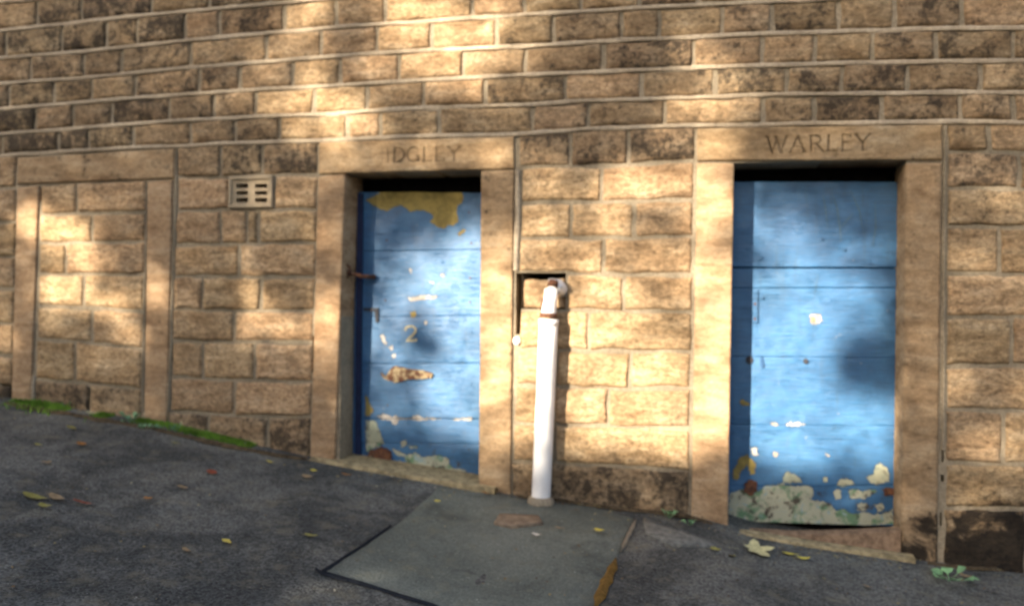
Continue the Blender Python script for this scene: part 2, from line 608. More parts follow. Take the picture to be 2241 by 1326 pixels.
ground_piece('paving_slab', [(1085, 1082), (1300, 1112), (1388, 1136), (1342, 1236), (1300, 1330), (1240, 1440), (1120, 1400), (950, 1326), (706, 1254), (852, 1158), (905, 1118), (960, 1066)],
             M_FLAG, lane, .005, label='large grey flagstone set in the tarmac between the doors')
ground_piece('patch_stone', [(1092, 1132), (1178, 1136), (1186, 1152), (1120, 1160), (1080, 1150)], M_SETT, lane, .020)
M_GAP = plain('damp_joint_dirt', (.018, .020, .024), .95, .1)
M_MOSSB = plain('rusty_moss_joint', (.15, .085, .022), .95, .1, .3, 30)


def ground_strip(name, px_pts, width, mat, lift, parent=lane, seed=0.0):
    pts = [on_ground(*p) for p in px_pts]
    P = []
    for a, b in zip(pts, pts[1:]):
        k = max(1, int((b - a).length / .05))
        P += [a.lerp(b, j / k) for j in range(k)]
    P.append(pts[-1])
    v = []; f = []
    for i, p in enumerate(P):
        d = (P[min(i + 1, len(P) - 1)] - P[max(i - 1, 0)]).normalized()
        s = Vector((-d.y, d.x, 0))
        e = min(1, min(i, len(P) - 1 - i) / 3 + .15)
        w = width * e * (.75 + .7 * nz(p.x * 11 + seed, p.y * 11, seed))
        for q, dz in ((-1, 0), (0, lift), (1, 0)):
            X = p.x + s.x * w * q; Y = p.y + s.y * w * q
            v.append((X, Y, ground_z(X, Y) + dz + .004))
    for i in range(len(P) - 1):
        for q in range(2):
            f.append((i * 3 + q, i * 3 + q + 1, i * 3 + q + 4, i * 3 + q + 3)[::-1])
    return link(name, mesh(name, v, f), mat, parent, True)


ground_strip('slab_joint', [(856, 1155), (790, 1200), (704, 1256), (800, 1284), (950, 1330), (1080, 1385)], .011, M_GAP, .012, seed=1)
ground_strip('slab_joint', [(690, 1250), (705, 1258), (760, 1276)], .022, M_GAP, .012, seed=3)
ground_strip('moss_joint', [(1348, 1228), (1322, 1285), (1302, 1335)], .030, M_MOSSB, .016, seed=5)
ground_strip('mortar_fillet', [(1392, 1140), (1372, 1180), (1358, 1212)], .014, M_MORTAR, .014, seed=6)
ground_piece('concrete_patch', [(1404, 1134), (1440, 1150), (1500, 1166), (1566, 1188), (1560, 1200), (1470, 1192), (1415, 1168)], plain('grey_concrete', (.145, .142, .124), .9, .2, .4, 30), lane, .003, .03, .08, .01)

# ------------------------------------------------------------------ the building: setting out
bld = empty('stone_building', (-1.5, 0, base_z(-1.5)))
tag(bld, 'sandstone building front with two blue doors under lettered lintels', 'building')
BO = Vector(bld.location)


def adopt(o):
    o.parent = bld
    o.matrix_parent_inverse = Matrix.Translation(-BO)
    return o


LINES = {
 1: [(0, 68), (136, 53), (271, 37), (407, 25), (543, 13), (645, 4), (700, -2)],
 2: [(0, 127), (136, 117), (271, 103.5), (407, 89), (543, 76), (700, 63), (836, 53), (1005, 41), (1209, 29), (1450, 15), (1694, 3), (1760, 0)],
 3: [(0, 183), (238, 166), (407, 148), (577, 136), (725, 123), (938, 110), (1141, 102), (1277, 93), (1470, 83), (1728, 72), (1965, 64.5), (2241, 61)],
 4: [(0, 239), (238, 219), (407, 206), (577, 195), (725, 188), (938, 175), (1141, 165), (1470, 150), (1728, 141), (1965, 136), (2241, 132)],
 5: [(0, 293.5), (204, 278), (407, 263), (577, 255), (725, 250), (938, 234), (1141, 231), (1277, 221), (1470, 215), (1728, 207), (1965, 203), (2241, 203)],
 6: [(0, 341), (204, 327), (407, 319), (475, 314), (577, 311), (725, 307), (870, 299), (1124, 295), (1277, 282), (1470, 276), (1728, 271), (2063, 266), (2241, 268)],
}
LZ = {k: [xz(*p) for p in v] for k, v in LINES.items()}
for k in (1, 2):                                     # go on level beyond the picture's top edge
    x0, z0 = LZ[k][-1]
    LZ[k].append((1.6, z0 - .01))
LZ[0] = [(-9, LZ[1][0][1] + .18), (9, LZ[1][-1][1] + .17)]
JOINTS = {
 1: [80, 177, 331, 457, 590, 735],
 2: [12, 134, 232, 299, 404, 479, 621, 735, 842, 1033, 1148, 1272, 1400, 1530, 1660, 1800, 1900, 2040, 2180],
 3: [66, 182, 265, 416, 582, 702, 824, 944, 1087, 1211, 1360, 1443, 1582, 1690, 1836, 1958, 2106],
 4: [19, 117, 200, 295, 436, 524, 640, 744, 873, 1014, 1151, 1321, 1517, 1668, 1785, 1911, 2050, 2220],
 5: [76, 158, 243, 370, 468, 558, 686, 802, 926, 1061, 1236, 1404, 1565, 1722, 1843, 1987, 2148],
 6: [3, 126, 193, 290, 416, 514, 611, 759, 832, 960, 1165, 1287, 1455, 1670, 1783, 1931, 2104, 2220],
}
XL, XR, ZT = -7.2, 4.0, 4.9
stones_built = []
rng = random.Random(11)


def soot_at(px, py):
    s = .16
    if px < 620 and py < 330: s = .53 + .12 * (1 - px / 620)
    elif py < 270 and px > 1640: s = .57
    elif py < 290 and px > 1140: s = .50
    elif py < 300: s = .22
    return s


wall = None


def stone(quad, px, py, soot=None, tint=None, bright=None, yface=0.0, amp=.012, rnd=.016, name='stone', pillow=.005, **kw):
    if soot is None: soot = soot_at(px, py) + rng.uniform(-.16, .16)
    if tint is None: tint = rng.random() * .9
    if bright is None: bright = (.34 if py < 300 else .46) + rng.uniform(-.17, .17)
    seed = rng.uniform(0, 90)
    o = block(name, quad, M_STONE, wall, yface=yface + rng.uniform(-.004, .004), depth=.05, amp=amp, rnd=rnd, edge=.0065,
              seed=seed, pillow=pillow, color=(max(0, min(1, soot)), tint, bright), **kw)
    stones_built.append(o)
    return o


# openings and cavities in the mortar core: (x0, x1, z0, z1)
def rect(px0, px1, py0, py1):
    a = xz(px0, py1); b = xz(px1, py0)
    return (a[0], b[0], a[1], b[1])


D1 = (-2.11, -1.262, -1, 2.15)
D2 = (.112, .972, -1, 2.155)
HOLES = [D1, D2, rect(1127, 1238, 597, 676), rect(1127, 1141, 600, 732), rect(2062, 2067, 985, 1012), rect(2060, 2068, 1040, 1055),
         rect(2058, 2063, 1122, 1152), rect(690, 697, 640, 720), rect(681, 688, 735, 815), rect(0, 22, 838, 872),
         rect(80, 88, 678, 700), rect(78, 90, 412, 440), rect(508, 592, 394, 450), rect(370, 378, 752, 790), rect(186, 194, 848, 900)]
xb = sorted({XL, XR} | {h[0] for h in HOLES} | {h[1] for h in HOLES})
zb = sorted({-1.2, ZT} | {h[2] for h in HOLES} | {h[3] for h in HOLES})
cv = []; cf = []
YM = .013
for i in range(len(xb) - 1):
    for j in range(len(zb) - 1):
        mx, mz = (xb[i] + xb[i + 1]) / 2, (zb[j] + zb[j + 1]) / 2
        if any(h[0] < mx < h[1] and h[2] < mz < h[3] for h in HOLES): continue
        b = len(cv)
        cv += [(xb[i], YM, zb[j]), (xb[i + 1], YM, zb[j]), (xb[i + 1], YM, zb[j + 1]), (xb[i], YM, zb[j + 1])]
        cf.append((b, b + 1, b + 2, b + 3))
# cavity sides run back into the core; closed box behind
for h in HOLES:
    x0, x1, z0, z1 = h
    b = len(cv)
    cv += [(x0, YM, z0), (x1, YM, z0), (x1, YM, z1), (x0, YM, z1), (x0, .5, z0), (x1, .5, z0), (x1, .5, z1), (x0, .5, z1)]
    cf += [(b, b + 4, b + 5, b + 1), (b + 1, b + 5, b + 6, b + 2), (b + 2, b + 6, b + 7, b + 3), (b + 3, b + 7, b + 4, b)]
b = len(cv)
cv += [(XL, .5, -1.2), (XR, .5, -1.2), (XR, .5, ZT), (XL, .5, ZT), (XL, YM, -1.2), (XR, YM, -1.2), (XR, YM, ZT), (XL, YM, ZT)]
cf += [(b, b + 1, b + 2, b + 3), (b + 4, b + 7, b + 3, b), (b + 1, b + 2, b + 6, b + 5), (b + 3, b + 7, b + 6, b + 2)]
me = mesh('wall', cv, cf)
me.materials.append(M_MORTAR); me.materials.append(M_DARK)
nfront = len(cf) - 4 * len(HOLES) - 4
wall = link('wall', me, None)
adopt(wall)

extra_quads = []       # stones outside the photograph, one joined part


def run(top, bot, xs_, y_mid, gap=.011, **kw):
    """lay stones between two bed lines (x, z polylines) with joints at the given x"""
    for x0, x1 in zip(xs_, xs_[1:]):
        a, b = x0 + gap, x1 - gap
        q = [(a, pl(top, a) - .012), (b, pl(top, b) - .012), (b, pl(bot, b) + .012), (a, pl(bot, a) + .012)]
        if b < -4.52 or a > 1.56 or min(q[2][1], q[3][1]) > 3.36 - .058 * max(0, a + 4.5):
            extra_quads.append(q); continue
        pxm = project(((a + b) / 2, 0, (q[0][1] + q[2][1]) / 2))
        stone(q, pxm[0], pxm[1], **kw)


def project(p):
    d = Vector(p) - CAM
    zc = d.dot(fw)
    return (W / 2 + F * d.dot(cr) / zc, H / 2 - F * d.dot(cu) / zc)


def fill(x, to, step=(.24, .46)):
    out = []
    s = 1 if to > x else -1
    while (to - x) * s > .3:
        x += s * rng.uniform(*step)
        out.append(x)
    out.append(to)
    return out


# upper courses
for r in range(1, 7):
    top = LZ[r - 1] if r > 1 else LZ[0]
    bot = LZ[r]
    pts = []
    for px in JOINTS[r]:
        ymid = 0
        # the joint was read half way up its course: solve for the wall x there
        X = xz(px, 150)[0]
        for _ in range(3):
            zm = (pl(top, X) + pl(bot, X)) / 2
            py = project((X, 0, zm))[1]
            X = xz(px, py)[0]
        pts.append(X)
    xs_ = sorted(fill(pts[0], XL)) + pts + fill(pts[-1], XR)
    run(top, bot, xs_, 0)
zt = LZ[0]
k = 0
while zt[0][1] < ZT - .2:
    nt = [(x, z + .168) for x, z in zt]
    xs_ = [XL] + fill(XL + rng.uniform(0, .2), XR)
    run(nt, zt, xs_, 0)
    zt = nt

# ribbon pointing on the upper bed joints
def ribbon(poly, x0, x1, half, proud, seed):
    v = []; f = []
    m = int((x1 - x0) / .035)
    sec = ((-1.0, .012), (-.92, -proud * .35), (-.55, -proud), (.55, -proud), (.92, -proud * .35), (1.0, .012))
    for i in range(m + 1):
        x = x0 + (x1 - x0) * i / m
        zc = pl(poly, x) + .004 * nz(x * 3 + seed, seed, 1) + .002 * nz(x * 12, seed, 2)
        hw = half * (1 + .30 * nz(x * 5, seed, 5) + .22 * nz(x * 17, seed, 8))
        worn_ = max(0, nz(x * 2.3 + seed * 5, seed, 3) - .25) * .03          # places where the pointing has crumbled back
        pr = .003 * nz(x * 6, seed, 9)
        for s, y in sec:
            v.append((x, y + (pr + worn_ + .0025 * nz(x * 23, s * 3, seed) if y < 0 else 0), zc - s * hw))
    q = len(sec)
    for i in range(m):
        for s in range(q - 1):
            f.append((i * q + s, i * q + s + 1, (i + 1) * q + s + 1, (i + 1) * q + s))
    o = link('bed_joint', mesh('bed_joint', v, f), M_RIBBON, None, True)
    o.parent = wall
    return o


for r in range(1, 7):
    ribbon(LZ[r], XL, XR, .0125, .003, r * 3.3)
zz = LZ[0]
while zz[0][1] < ZT - .1:
    ribbon(zz, XL, XR, .0125, .003, zz[0][1] * 9)
    zz = [(x, z + .168) for x, z in zz]


# panels below
def L(*p): return [xz(*q) for q in p]


def panel(lines, joints, left, right, soots=None, **kw):
    """lines: bed lines in order; joints per course at mid height; left/right: edges as (px, py) polylines"""
    le = [xz(*p) for p in left]; re_ = [xz(*p) for p in right]
    def edge(e, z):
        e = sorted(((zz, x) for x, zz in e))
        return pl(e, z)
    for i, js in enumerate(joints):
        top, bot = lines[i], lines[i + 1]
        xm0 = le[0][0]; zc = (pl(top, xm0) + pl(bot, xm0)) / 2
        X0 = edge(le, zc); zc2 = (pl(top, re_[0][0]) + pl(bot, re_[0][0])) / 2; X1 = edge(re_, zc2)
        xs_ = [X0]
        for px in js:
            X = xz(px, project((X0, 0, zc))[1])[0]
            for _ in range(2):
                zm = (pl(top, X) + pl(bot, X)) / 2
                X = xz(px, project((X, 0, zm))[1])[0]
            xs_.append(X)
        xs_.append(X1)
        for a, b in zip(xs_, xs_[1:]):
            g0 = .004 if a == X0 else .010; g1 = .004 if b == X1 else .010
            a_, b_ = a + g0, b - g1
            q = [(a_, pl(top, a_) - .0105), (b_, pl(top, b_) - .0105), (b_, pl(bot, b_) + .0105), (a_, pl(bot, a_) + .0105)]
            pm = project(((a_ + b_) / 2, 0, (q[0][1] + q[2][1]) / 2))
            sk = dict(kw); sk.setdefault('amp', .0075); sk.setdefault('pillow', .003)
            if soots and soots[i] is not None: sk['soot'] = soots[i] + rng.uniform(-.1, .1)
            stone(q, pm[0], pm[1], **sk)


DEEP = [(-9, -.6), (9, -.6)]
# blocked doorway on the left
panel([L((87, 403), (318, 393)), L((85, 470), (312, 464)), L((83, 533), (312, 529)), L((81, 601), (310, 601)), L((81, 669), (183, 674), (307, 682)),
       L((80, 742), (197, 750), (310, 764)), L((75, 830), (190, 839), (305, 852)), L((75, 930), (310, 960))],
      [[166], [200], [142], [182], [200], [163], [192]], [(90, 400), (86, 470), (84, 560), (82, 680), (75, 830)], [(320, 395), (316, 470), (314, 560), (311, 680), (307, 850)],
      [.35, .12, .1, .1, .15, .12, .62])
# between the blocked doorway and the first door
panel([LZ[6], L((390, 387), (492, 388), (607, 381), (696, 382))], [[482, 573]], [(388, 320), (388, 388)], [(694, 310), (694, 385)], [.62])
panel([L((390, 387), (492, 388)), L((387, 462), (492, 457))], [[]], [(390, 385), (388, 462)], [(499, 385), (499, 457)], [.25])
panel([L((607, 381), (696, 382)), L((607, 457), (689, 457))], [[]], [(601, 385), (601, 457)], [(693, 385), (692, 457)], [.25])
panel([L((387, 462), (492, 457), (598, 459), (689, 457)), L((380, 536), (689, 530)), L((377, 604.6), (689, 607)), L((377, 677.5), (685, 682)), L((377, 747), (672, 750)),
       L((377, 825), (441, 830), (675, 835)), L((370, 900), (455, 906), (580, 913), (679, 911)), L((370, 990), (679, 1020))],
      [[482, 540, 565], [522], [441, 570], [511], [443, 556], [512], [455, 584]],
      [(386, 460), (380, 560), (378, 680), (374, 830), (370, 905), (368, 980)], [(691, 457), (688, 600), (683, 750), (679, 900), (677, 1010)],
      [.25, .12, .2, .2, .25, .2, .62])
# strip left of the blocked doorway, running out of the picture
panel([LZ[6], L((-260, 425), (32, 411)), L((-260, 495), (32, 486)), L((-260, 563), (32, 563)), L((-260, 630), (32, 632)), L((-260, 700), (32, 708)), L((-260, 765), (32, 778)), L((-260, 830), (32, 843)), L((-260, 900), (32, 920))],
      [[-110], [-70], [-150], [-95], [-40], [-120], [-60], [-20]], [(-250, 400), (-270, 900)], [(34, 345), (33, 420), (31, 560), (28, 700), (24, 860)],
      [.2, .1, .1, .1, .3, .1, .2, .75])
# between the doors
panel([LZ[6], L((1138, 366), (1311, 363), (1450, 355), (1520, 351))], [[1248, 1375]], [(1135, 295), (1135, 366)], [(1520, 280), (1520, 352)], [.66])
panel([L((1138, 366), (1311, 363), (1450, 355), (1520, 351)), L((1141, 444), (1450, 439), (1517, 437)), L((1138, 521), (1450, 520), (1515, 517)), L((1124, 596), (1328, 599), (1450, 605), (1515, 603))],
      [[1316], [1250, 1389], [1321]], [(1141, 366), (1141, 444), (1139, 521), (1134, 596)], [(1520, 352), (1518, 440), (1515, 520), (1515, 603)], [.10, .08, .08])
panel([L((1243, 598), (1328, 600), (1450, 605), (1515, 603)), L((1243, 678), (1450, 684), (1515, 682))], [[1365]], [(1240, 600), (1240, 680)], [(1515, 603), (1515, 682)], [.05])
panel([L((1138, 677), (1243, 678), (1450, 684), (1515, 682)), L((1134, 764), (1250, 767.5), (1450, 769), (1513, 770)), L((1130, 843), (1250, 847), (1450, 852), (1511, 852)),
       L((1128, 927), (1243, 930), (1450, 937), (1510, 938)), L((1128, 1010), (1216, 1013), (1450, 1025), (1512, 1030)), L((1120, 1130), (1510, 1140))],
      [[1289], [1218, 1379], [1212, 1331], [1214], [1190]], [(1142, 677), (1132, 764), (1128, 850), (1124, 930), (1124, 1010), (1120, 1060)], [(1515, 682), (1512, 770), (1510, 850), (1509, 940), (1510, 1030), (1508, 1110)],
      [.0, .0, .0, .18, .62])
# the stone let into the recess behind the pipe
q = [xz(1143, 613, .035), xz(1236, 611, .035), xz(1236, 676, .035), xz(1143, 675, .035)]
stone(q, 1180, 640, soot=.08, yface=.030)
# beyond the second door, running out of the picture
panel([LZ[6], L((2077, 329), (2241, 336), (2500, 345)), L((2077, 412), (2241, 414), (2500, 418)), L((2078, 497), (2241, 497), (2500, 500)), L((2077, 600), (2241, 600), (2500, 602)),
       L((2077, 696), (2241, 694), (2500, 694)), L((2077, 802), (2241, 800), (2500, 800)), L((2074, 896), (2241, 900), (2500, 903)), L((2077, 1012), (2241, 1018), (2500, 1025)),
       L((2080, 1112), (2241, 1115), (2500, 1120)), L((2070, 1260), (2500, 1300))],
      [[2165, 2330], [2233, 2390], [2262, 2420], [2189, 2350], [2275, 2440], [2216, 2370], [2280, 2440], [2197, 2360], [2285, 2430], [2250, 2400]],
      [(2076, 270), (2074, 500), (2073, 800), (2071, 1000), (2066, 1240)], [(2510, 270), (2510, 1290)],
      [.5, .62, .5, .3, .2, .2, .15, .2, .2, .45])

# walling outside the photograph
def rows(x0, x1, z0, z1):
    z = z0
    while z < z1 - .05:
        h = .178
        zt_ = min(z + h, z1)
        xs_ = [x0] + [x for x in fill(x0, x1)]
        for a, b in zip(xs_, xs_[1:]):
            extra_quads.append([(a + .01, zt_ - .01), (b - .01, zt_ - .01), (b - .01, z + .01), (a + .01, z + .01)])
        z = zt_


xl_edge = xz(-262, 600)[0]; xr_edge = xz(2512, 700)[0]
rows(XL, xl_edge, .6, LZ[6][0][1] - .01)
rows(xr_edge, XR, -.3, LZ[6][-1][1] - .01)
ev = []; ef = []
for q in extra_quads:
    v, f = block_data(q, rng.uniform(-.004, .004), .05, cell=.12, amp=.009, rnd=.014, edge=.004, seed=rng.uniform(0, 90), pillow=.006)
    b = len(ev); ev += v; ef += [tuple(i + b for i in t) for t in f]
o = link('stone_courses', mesh('stone_courses', ev, ef), M_STONE, None, True)
o.parent = wall; o.color = (.35, .4, .46, 1); o['kind'] = 'stuff'


# ------------------------------------------------------------------ dressed surrounds
def dressed(name, pxq, yface=-.006, depth=.30, label=None, soot=.08, tint=.7, bright=.5, amp=.003, rnd=.010, cell=.05, mat=None, **kw):
    q = [xz(*p) for p in pxq]
    o = block(name, q, mat or M_DRESS, None, yface=yface, depth=depth, amp=amp, rnd=rnd, cell=cell, edge=.002, seed=rng.uniform(0, 90),
              freq=5.0, color=(soot, tint, bright), **kw)
    adopt(o)
    if label: o['label'] = label
    return o


dressed('door_jamb', [(38, 412), (85, 406), (66, 900), (25, 900)], -.004, .06, soot=.22, tint=.9, bright=.48)
dressed('door_jamb', [(323, 399), (377, 394), (364, 945), (316, 940)], -.004, .06, soot=.26, tint=.9, bright=.40)
dressed('lintel', [(40, 346), (381, 326), (381, 390), (38, 403)], -.006, .06, soot=.42, tint=.5, bright=.42)
dressed('door_jamb', [(697, 388), (756, 381), (732, 1040), (679, 1030)], soot=.24, tint=.9, bright=.40)
dressed('door_jamb', [(1053, 375), (1125, 373), (1117, 1100), (1048, 1095)], soot=.36, tint=.5, bright=.42)
dressed('door_jamb', [(1526, 358), (1607, 358), (1592, 1195), (1513, 1175)], soot=.22, tint=.8, bright=.47)
dressed('door_jamb', [(1983, 358), (2062, 356), (2052, 1260), (1972, 1250)], soot=.34, tint=.6, bright=.34, rnd=.018)

# letters cut into the lintels: strokes (x0, y0, x1, y1, half width) in a box one unit high
TK, TN = .070, .040
def serif(x, y): return (x - .10, y, x + .10, y, .022)
def arc(cx, cy, rx, ry, a0, a1, w, n=10):
    p = [(cx + rx * math.cos(math.radians(a0 + (a1 - a0) * i / n)), cy + ry * math.sin(math.radians(a0 + (a1 - a0) * i / n))) for i in range(n + 1)]
    return [(*p[i], *p[i + 1], w) for i in range(n)]
GLYPH = {
 'M': (1.05, [(.15, 0, .15, 1, TN), (.15, 1, .52, 0, TK), (.52, 0, .90, 1, TN), (.90, 1, .90, 0, TK), serif(.15, 0), serif(.9, 0), serif(.1, 1), serif(.95, 1)]),
 'I': (.42, [(.2, 0, .2, 1, TK), serif(.2, 0), serif(.2, 1)]),
 'D': (.88, [(.18, 0, .18, 1, TK), serif(.14, 0), serif(.14, 1), (.18, 1, .4, 1, TN), (.18, 0, .4, 0, TN)] + arc(.4, .5, .38, .5, -90, 90, TK)),
 'G': (.92, arc(.47, .5, .38, .5, 50, 320, TK * .9, 16) + [(.76, .02, .76, .42, TK), (.62, .42, .88, .42, .025)]),
 'L': (.74, [(.18, 0, .18, 1, TK), serif(.18, 1), serif(.14, 0), (.18, 0, .62, 0, TN), (.62, 0, .64, .22, .03)]),
 'E': (.78, [(.18, 0, .18, 1, TK), (.1, 0, .62, 0, TN), (.1, 1, .60, 1, TN), (.18, .52, .48, .52, TN), (.62, 0, .64, .2, .03), (.6, 1, .62, .8, .03)]),
 'Y': (.92, [(.08, 1, .45, .48, TK), (.82, 1, .45, .48, TN), (.45, .5, .45, 0, TK), serif(.45, 0), serif(.08, 1), serif(.82, 1)]),
 'W': (1.25, [(.08, 1, .36, 0, TK), (.36, 0, .62, .95, TN), (.56, 1, .84, 0, TK), (.84, 0, 1.12, 1, TN), serif(.08, 1), serif(.56, 1), serif(1.12, 1)]),
 'A': (1.02, [(.10, 0, .48, 1, TN), (.48, 1, .86, 0, TK), (.25, .36, .70, .36, .03), serif(.1, 0), serif(.86, 0)]),
 'R': (.92, [(.18, 0, .18, 1, TK), serif(.14, 0), serif(.14, 1), (.18, 1, .42, 1, TN), (.18, .5, .42, .5, TN), (.45, .5, .82, 0, TK)] + arc(.42, .75, .26, .25, -90, 90, TK)),
}


def lettered_lintel(pxq, word, x0, x1, zc_px, hgt, fade):
    q = [xz(*p) for p in pxq]
    tot = sum(GLYPH[c][0] for c in word)
    X0 = xz(x0, zc_px)[0]; X1 = xz(x1, zc_px)[0]; zc = xz((x0 + x1) / 2, zc_px)[1]
    sx = (X1 - X0) / tot
    segs = []
    cur = X0
    for i, ch in enumerate(word):
        for a, b_, c, d, w in GLYPH[ch][1]:
            segs.append((cur + a * sx, zc + (b_ - .5) * hgt, cur + c * sx, zc + (d - .5) * hgt, w * hgt * .92, fade[i]))
        cur += GLYPH[ch][0] * sx
    S = np.array(segs)

    def field(X, Z):
        best = np.zeros_like(X)
        for a, b_, c, d, w, fd in S:
            dx, dz = c - a, d - b_
            t = np.clip(((X - a) * dx + (Z - b_) * dz) / (dx * dx + dz * dz + 1e-12), 0, 1)
            e = np.hypot(X - a - t * dx, Z - b_ - t * dz)
            best = np.maximum(best, np.clip((w * 1.25 - e) / (w * .8), 0, 1) * fd)
        return best
    verts, faces = block_data(q, -.006, .30, cell=.0042, amp=.003, rnd=.010, edge=.002, seed=rng.uniform(0, 90), freq=5.0)
    A = np.array(verts)
    d = field(A[:, 0], A[:, 2]) * (A[:, 1] < .01)
    nn = np.array([.72 + .5 * nz(x * 25, z * 25, 3.0) for x, _, z in verts])
    d = np.clip(d * nn, 0, 1)
    A[:, 1] += d * .011
    soffit_shade = np.where(A[:, 1] > .05, .97, 0)          # underside blackened: the soffit's shade put into the colour
    cx = sum(p[0] for p in q) / 4; cz = sum(p[1] for p in q) / 4
    A[:, 0] -= cx; A[:, 2] -= cz
    me = mesh('lintel', A.tolist(), faces)
    at_ = me.attributes.new('grime_shade', 'FLOAT', 'POINT')
    at_.data.foreach_set('value', np.maximum(d * .82, soffit_shade).astype(np.float32))
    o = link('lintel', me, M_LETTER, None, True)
    o.location = (cx, 0, cz)
    return adopt(o)


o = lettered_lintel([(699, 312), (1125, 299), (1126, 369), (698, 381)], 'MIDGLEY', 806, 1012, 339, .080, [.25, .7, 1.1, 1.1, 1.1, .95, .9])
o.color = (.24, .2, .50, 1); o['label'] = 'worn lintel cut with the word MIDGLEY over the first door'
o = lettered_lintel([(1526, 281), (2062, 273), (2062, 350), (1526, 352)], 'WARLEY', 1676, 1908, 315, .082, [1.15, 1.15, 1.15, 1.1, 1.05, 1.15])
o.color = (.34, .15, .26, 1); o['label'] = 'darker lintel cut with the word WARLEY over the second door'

# mortar fillets beside the surrounds
def fillet(px_pts, half, y=-.001, mat=M_RIBBON, seed=0.0):
    P = [Vector((*xz(*p),)) for p in px_pts]
    out = []
    for a, b in zip(P, P[1:]):
        k = max(1, int((b - a).length / .04))
        out += [a.lerp(b, j / k) for j in range(k)]
    out.append(P[-1])
    v = []; f = []
    for p in out:
        hw = half * (1 + .35 * nz(p.y * 7, seed, 2.0))
        sh = .003 * nz(p.y * 5, seed, 7.0)
        for s, dy in ((-1, .012), (-.7, 0), (.7, 0), (1, .012)):
            v.append((p.x + s * hw + sh, y + dy + .002 * nz(p.y * 20, seed, 4), p.y))
    for i in range(len(out) - 1):
        for s in range(3):
            f.append((i * 4 + s, i * 4 + s + 4, i * 4 + s + 5, i * 4 + s + 1))
    o = link('joint_fillet', mesh('joint_fillet', v, f), mat, None, True)
    o.parent = wall
    return o


fillet([(1133, 372), (1132, 480), (1128, 592)], .016, -.003, M_RIBBON, 1)
fillet([(2070, 275), (2068, 500), (2067, 800), (2067, 940), (2065, 985)], .009, .003, M_MORTAR, 2)
fillet([(384, 330), (383, 470), (377, 600), (372, 760), (367, 900)], .008, .002, M_MORTAR, 3)
fillet([(320, 400), (317, 560), (312, 760), (309, 900)], .006, .003, M_MORTAR, 4)
fillet([(70, 850), (73, 820), (69, 890)], .008, .0, M_RIBBON, 5)

# air brick
ab = empty('air_brick', (0, 0, 0)); adopt(ab); ab.location = BO * 0
q = [xz(500, 385), xz(600, 382), xz(598, 457), xz(499, 459)]
abx0, abx1 = q[0][0], q[1][0]; abz1, abz0 = q[0][1], q[2][1]
slots = []
for cx0, cx1 in ((517, 543), (558, 585)):
    for ry0, ry1 in ((402, 412), (418, 427), (433, 443)):
        a = xz(cx0, ry1); b = xz(cx1, ry0)
        slots.append((a[0], b[0], a[1], b[1]))
bx = sorted({abx0 + .006, abx1 - .006} | {s[0] for s in slots} | {s[1] for s in slots})
bz = sorted({abz0 + .006, abz1 - .006} | {s[2] for s in slots} | {s[3] for s in slots})
v = []; f = []
YF = -.002
inslot = lambda x, z: any(s[0] < x < s[1] and s[2] < z < s[3] for s in slots)
for i in range(len(bx) - 1):
    for j in range(len(bz) - 1):
        if inslot((bx[i] + bx[i + 1]) / 2, (bz[j] + bz[j + 1]) / 2): continue
        b = len(v)
        v += [(bx[i], YF, bz[j]), (bx[i + 1], YF, bz[j]), (bx[i + 1], YF, bz[j + 1]), (bx[i], YF, bz[j + 1])]
        f.append((b, b + 1, b + 2, b + 3))
for x0, x1, z0, z1 in slots:
    b = len(v)
    v += [(x0, YF, z0), (x1, YF, z0), (x1, YF, z1), (x0, YF, z1), (x0, .09, z0), (x1, .09, z0), (x1, .09, z1), (x0, .09, z1)]
    f += [(b, b + 4, b + 5, b + 1), (b + 1, b + 5, b + 6, b + 2), (b + 2, b + 6, b + 7, b + 3), (b + 3, b + 7, b + 4, b)]
x0, x1, z0, z1 = bx[0], bx[-1], bz[0], bz[-1]
b = len(v)
v += [(x0, YF, z0), (x1, YF, z0), (x1, YF, z1), (x0, YF, z1), (x0, .012, z0), (x1, .012, z0), (x1, .012, z1), (x0, .012, z1)]
f += [(b, b + 1, b + 5, b + 4), (b + 1, b + 2, b + 6, b + 5), (b + 2, b + 3, b + 7, b + 6), (b + 3, b, b + 4, b + 7)]
g = link('grille', mesh('grille', v, f), M_CLAY, ab)
# raised rim
fr = []
for (a0, a1, c0, c1) in ((x0, x1, z1 - .022, z1), (x0, x1, z0, z0 + .022), (x0, x0 + .022, z0 + .022, z1 - .022), (x1 - .022, x1, z0 + .022, z1 - .022)):
    fr.append([(a0, c1), (a1, c1), (a1, c0), (a0, c0)])
for q in fr:
    o = block('rim', q, M_CLAY, ab, yface=-.014, depth=.011, amp=.001, rnd=.005, cell=.03, edge=.001)
bk = mesh('void', [(x0, .088, z0), (x1, .088, z0), (x1, .088, z1), (x0, .088, z1)], [(0, 1, 2, 3)])
link('backing', bk, M_DARK, ab)
# open the core behind the air brick: dark lining plate hides nothing else
HB = (x0 + .01, x1 - .01, z0 + .01, z1 - .01)

# ------------------------------------------------------------------ doors
YD = .205
WEAR = {}                 # outlines of worn paint for each door: (kind, points)


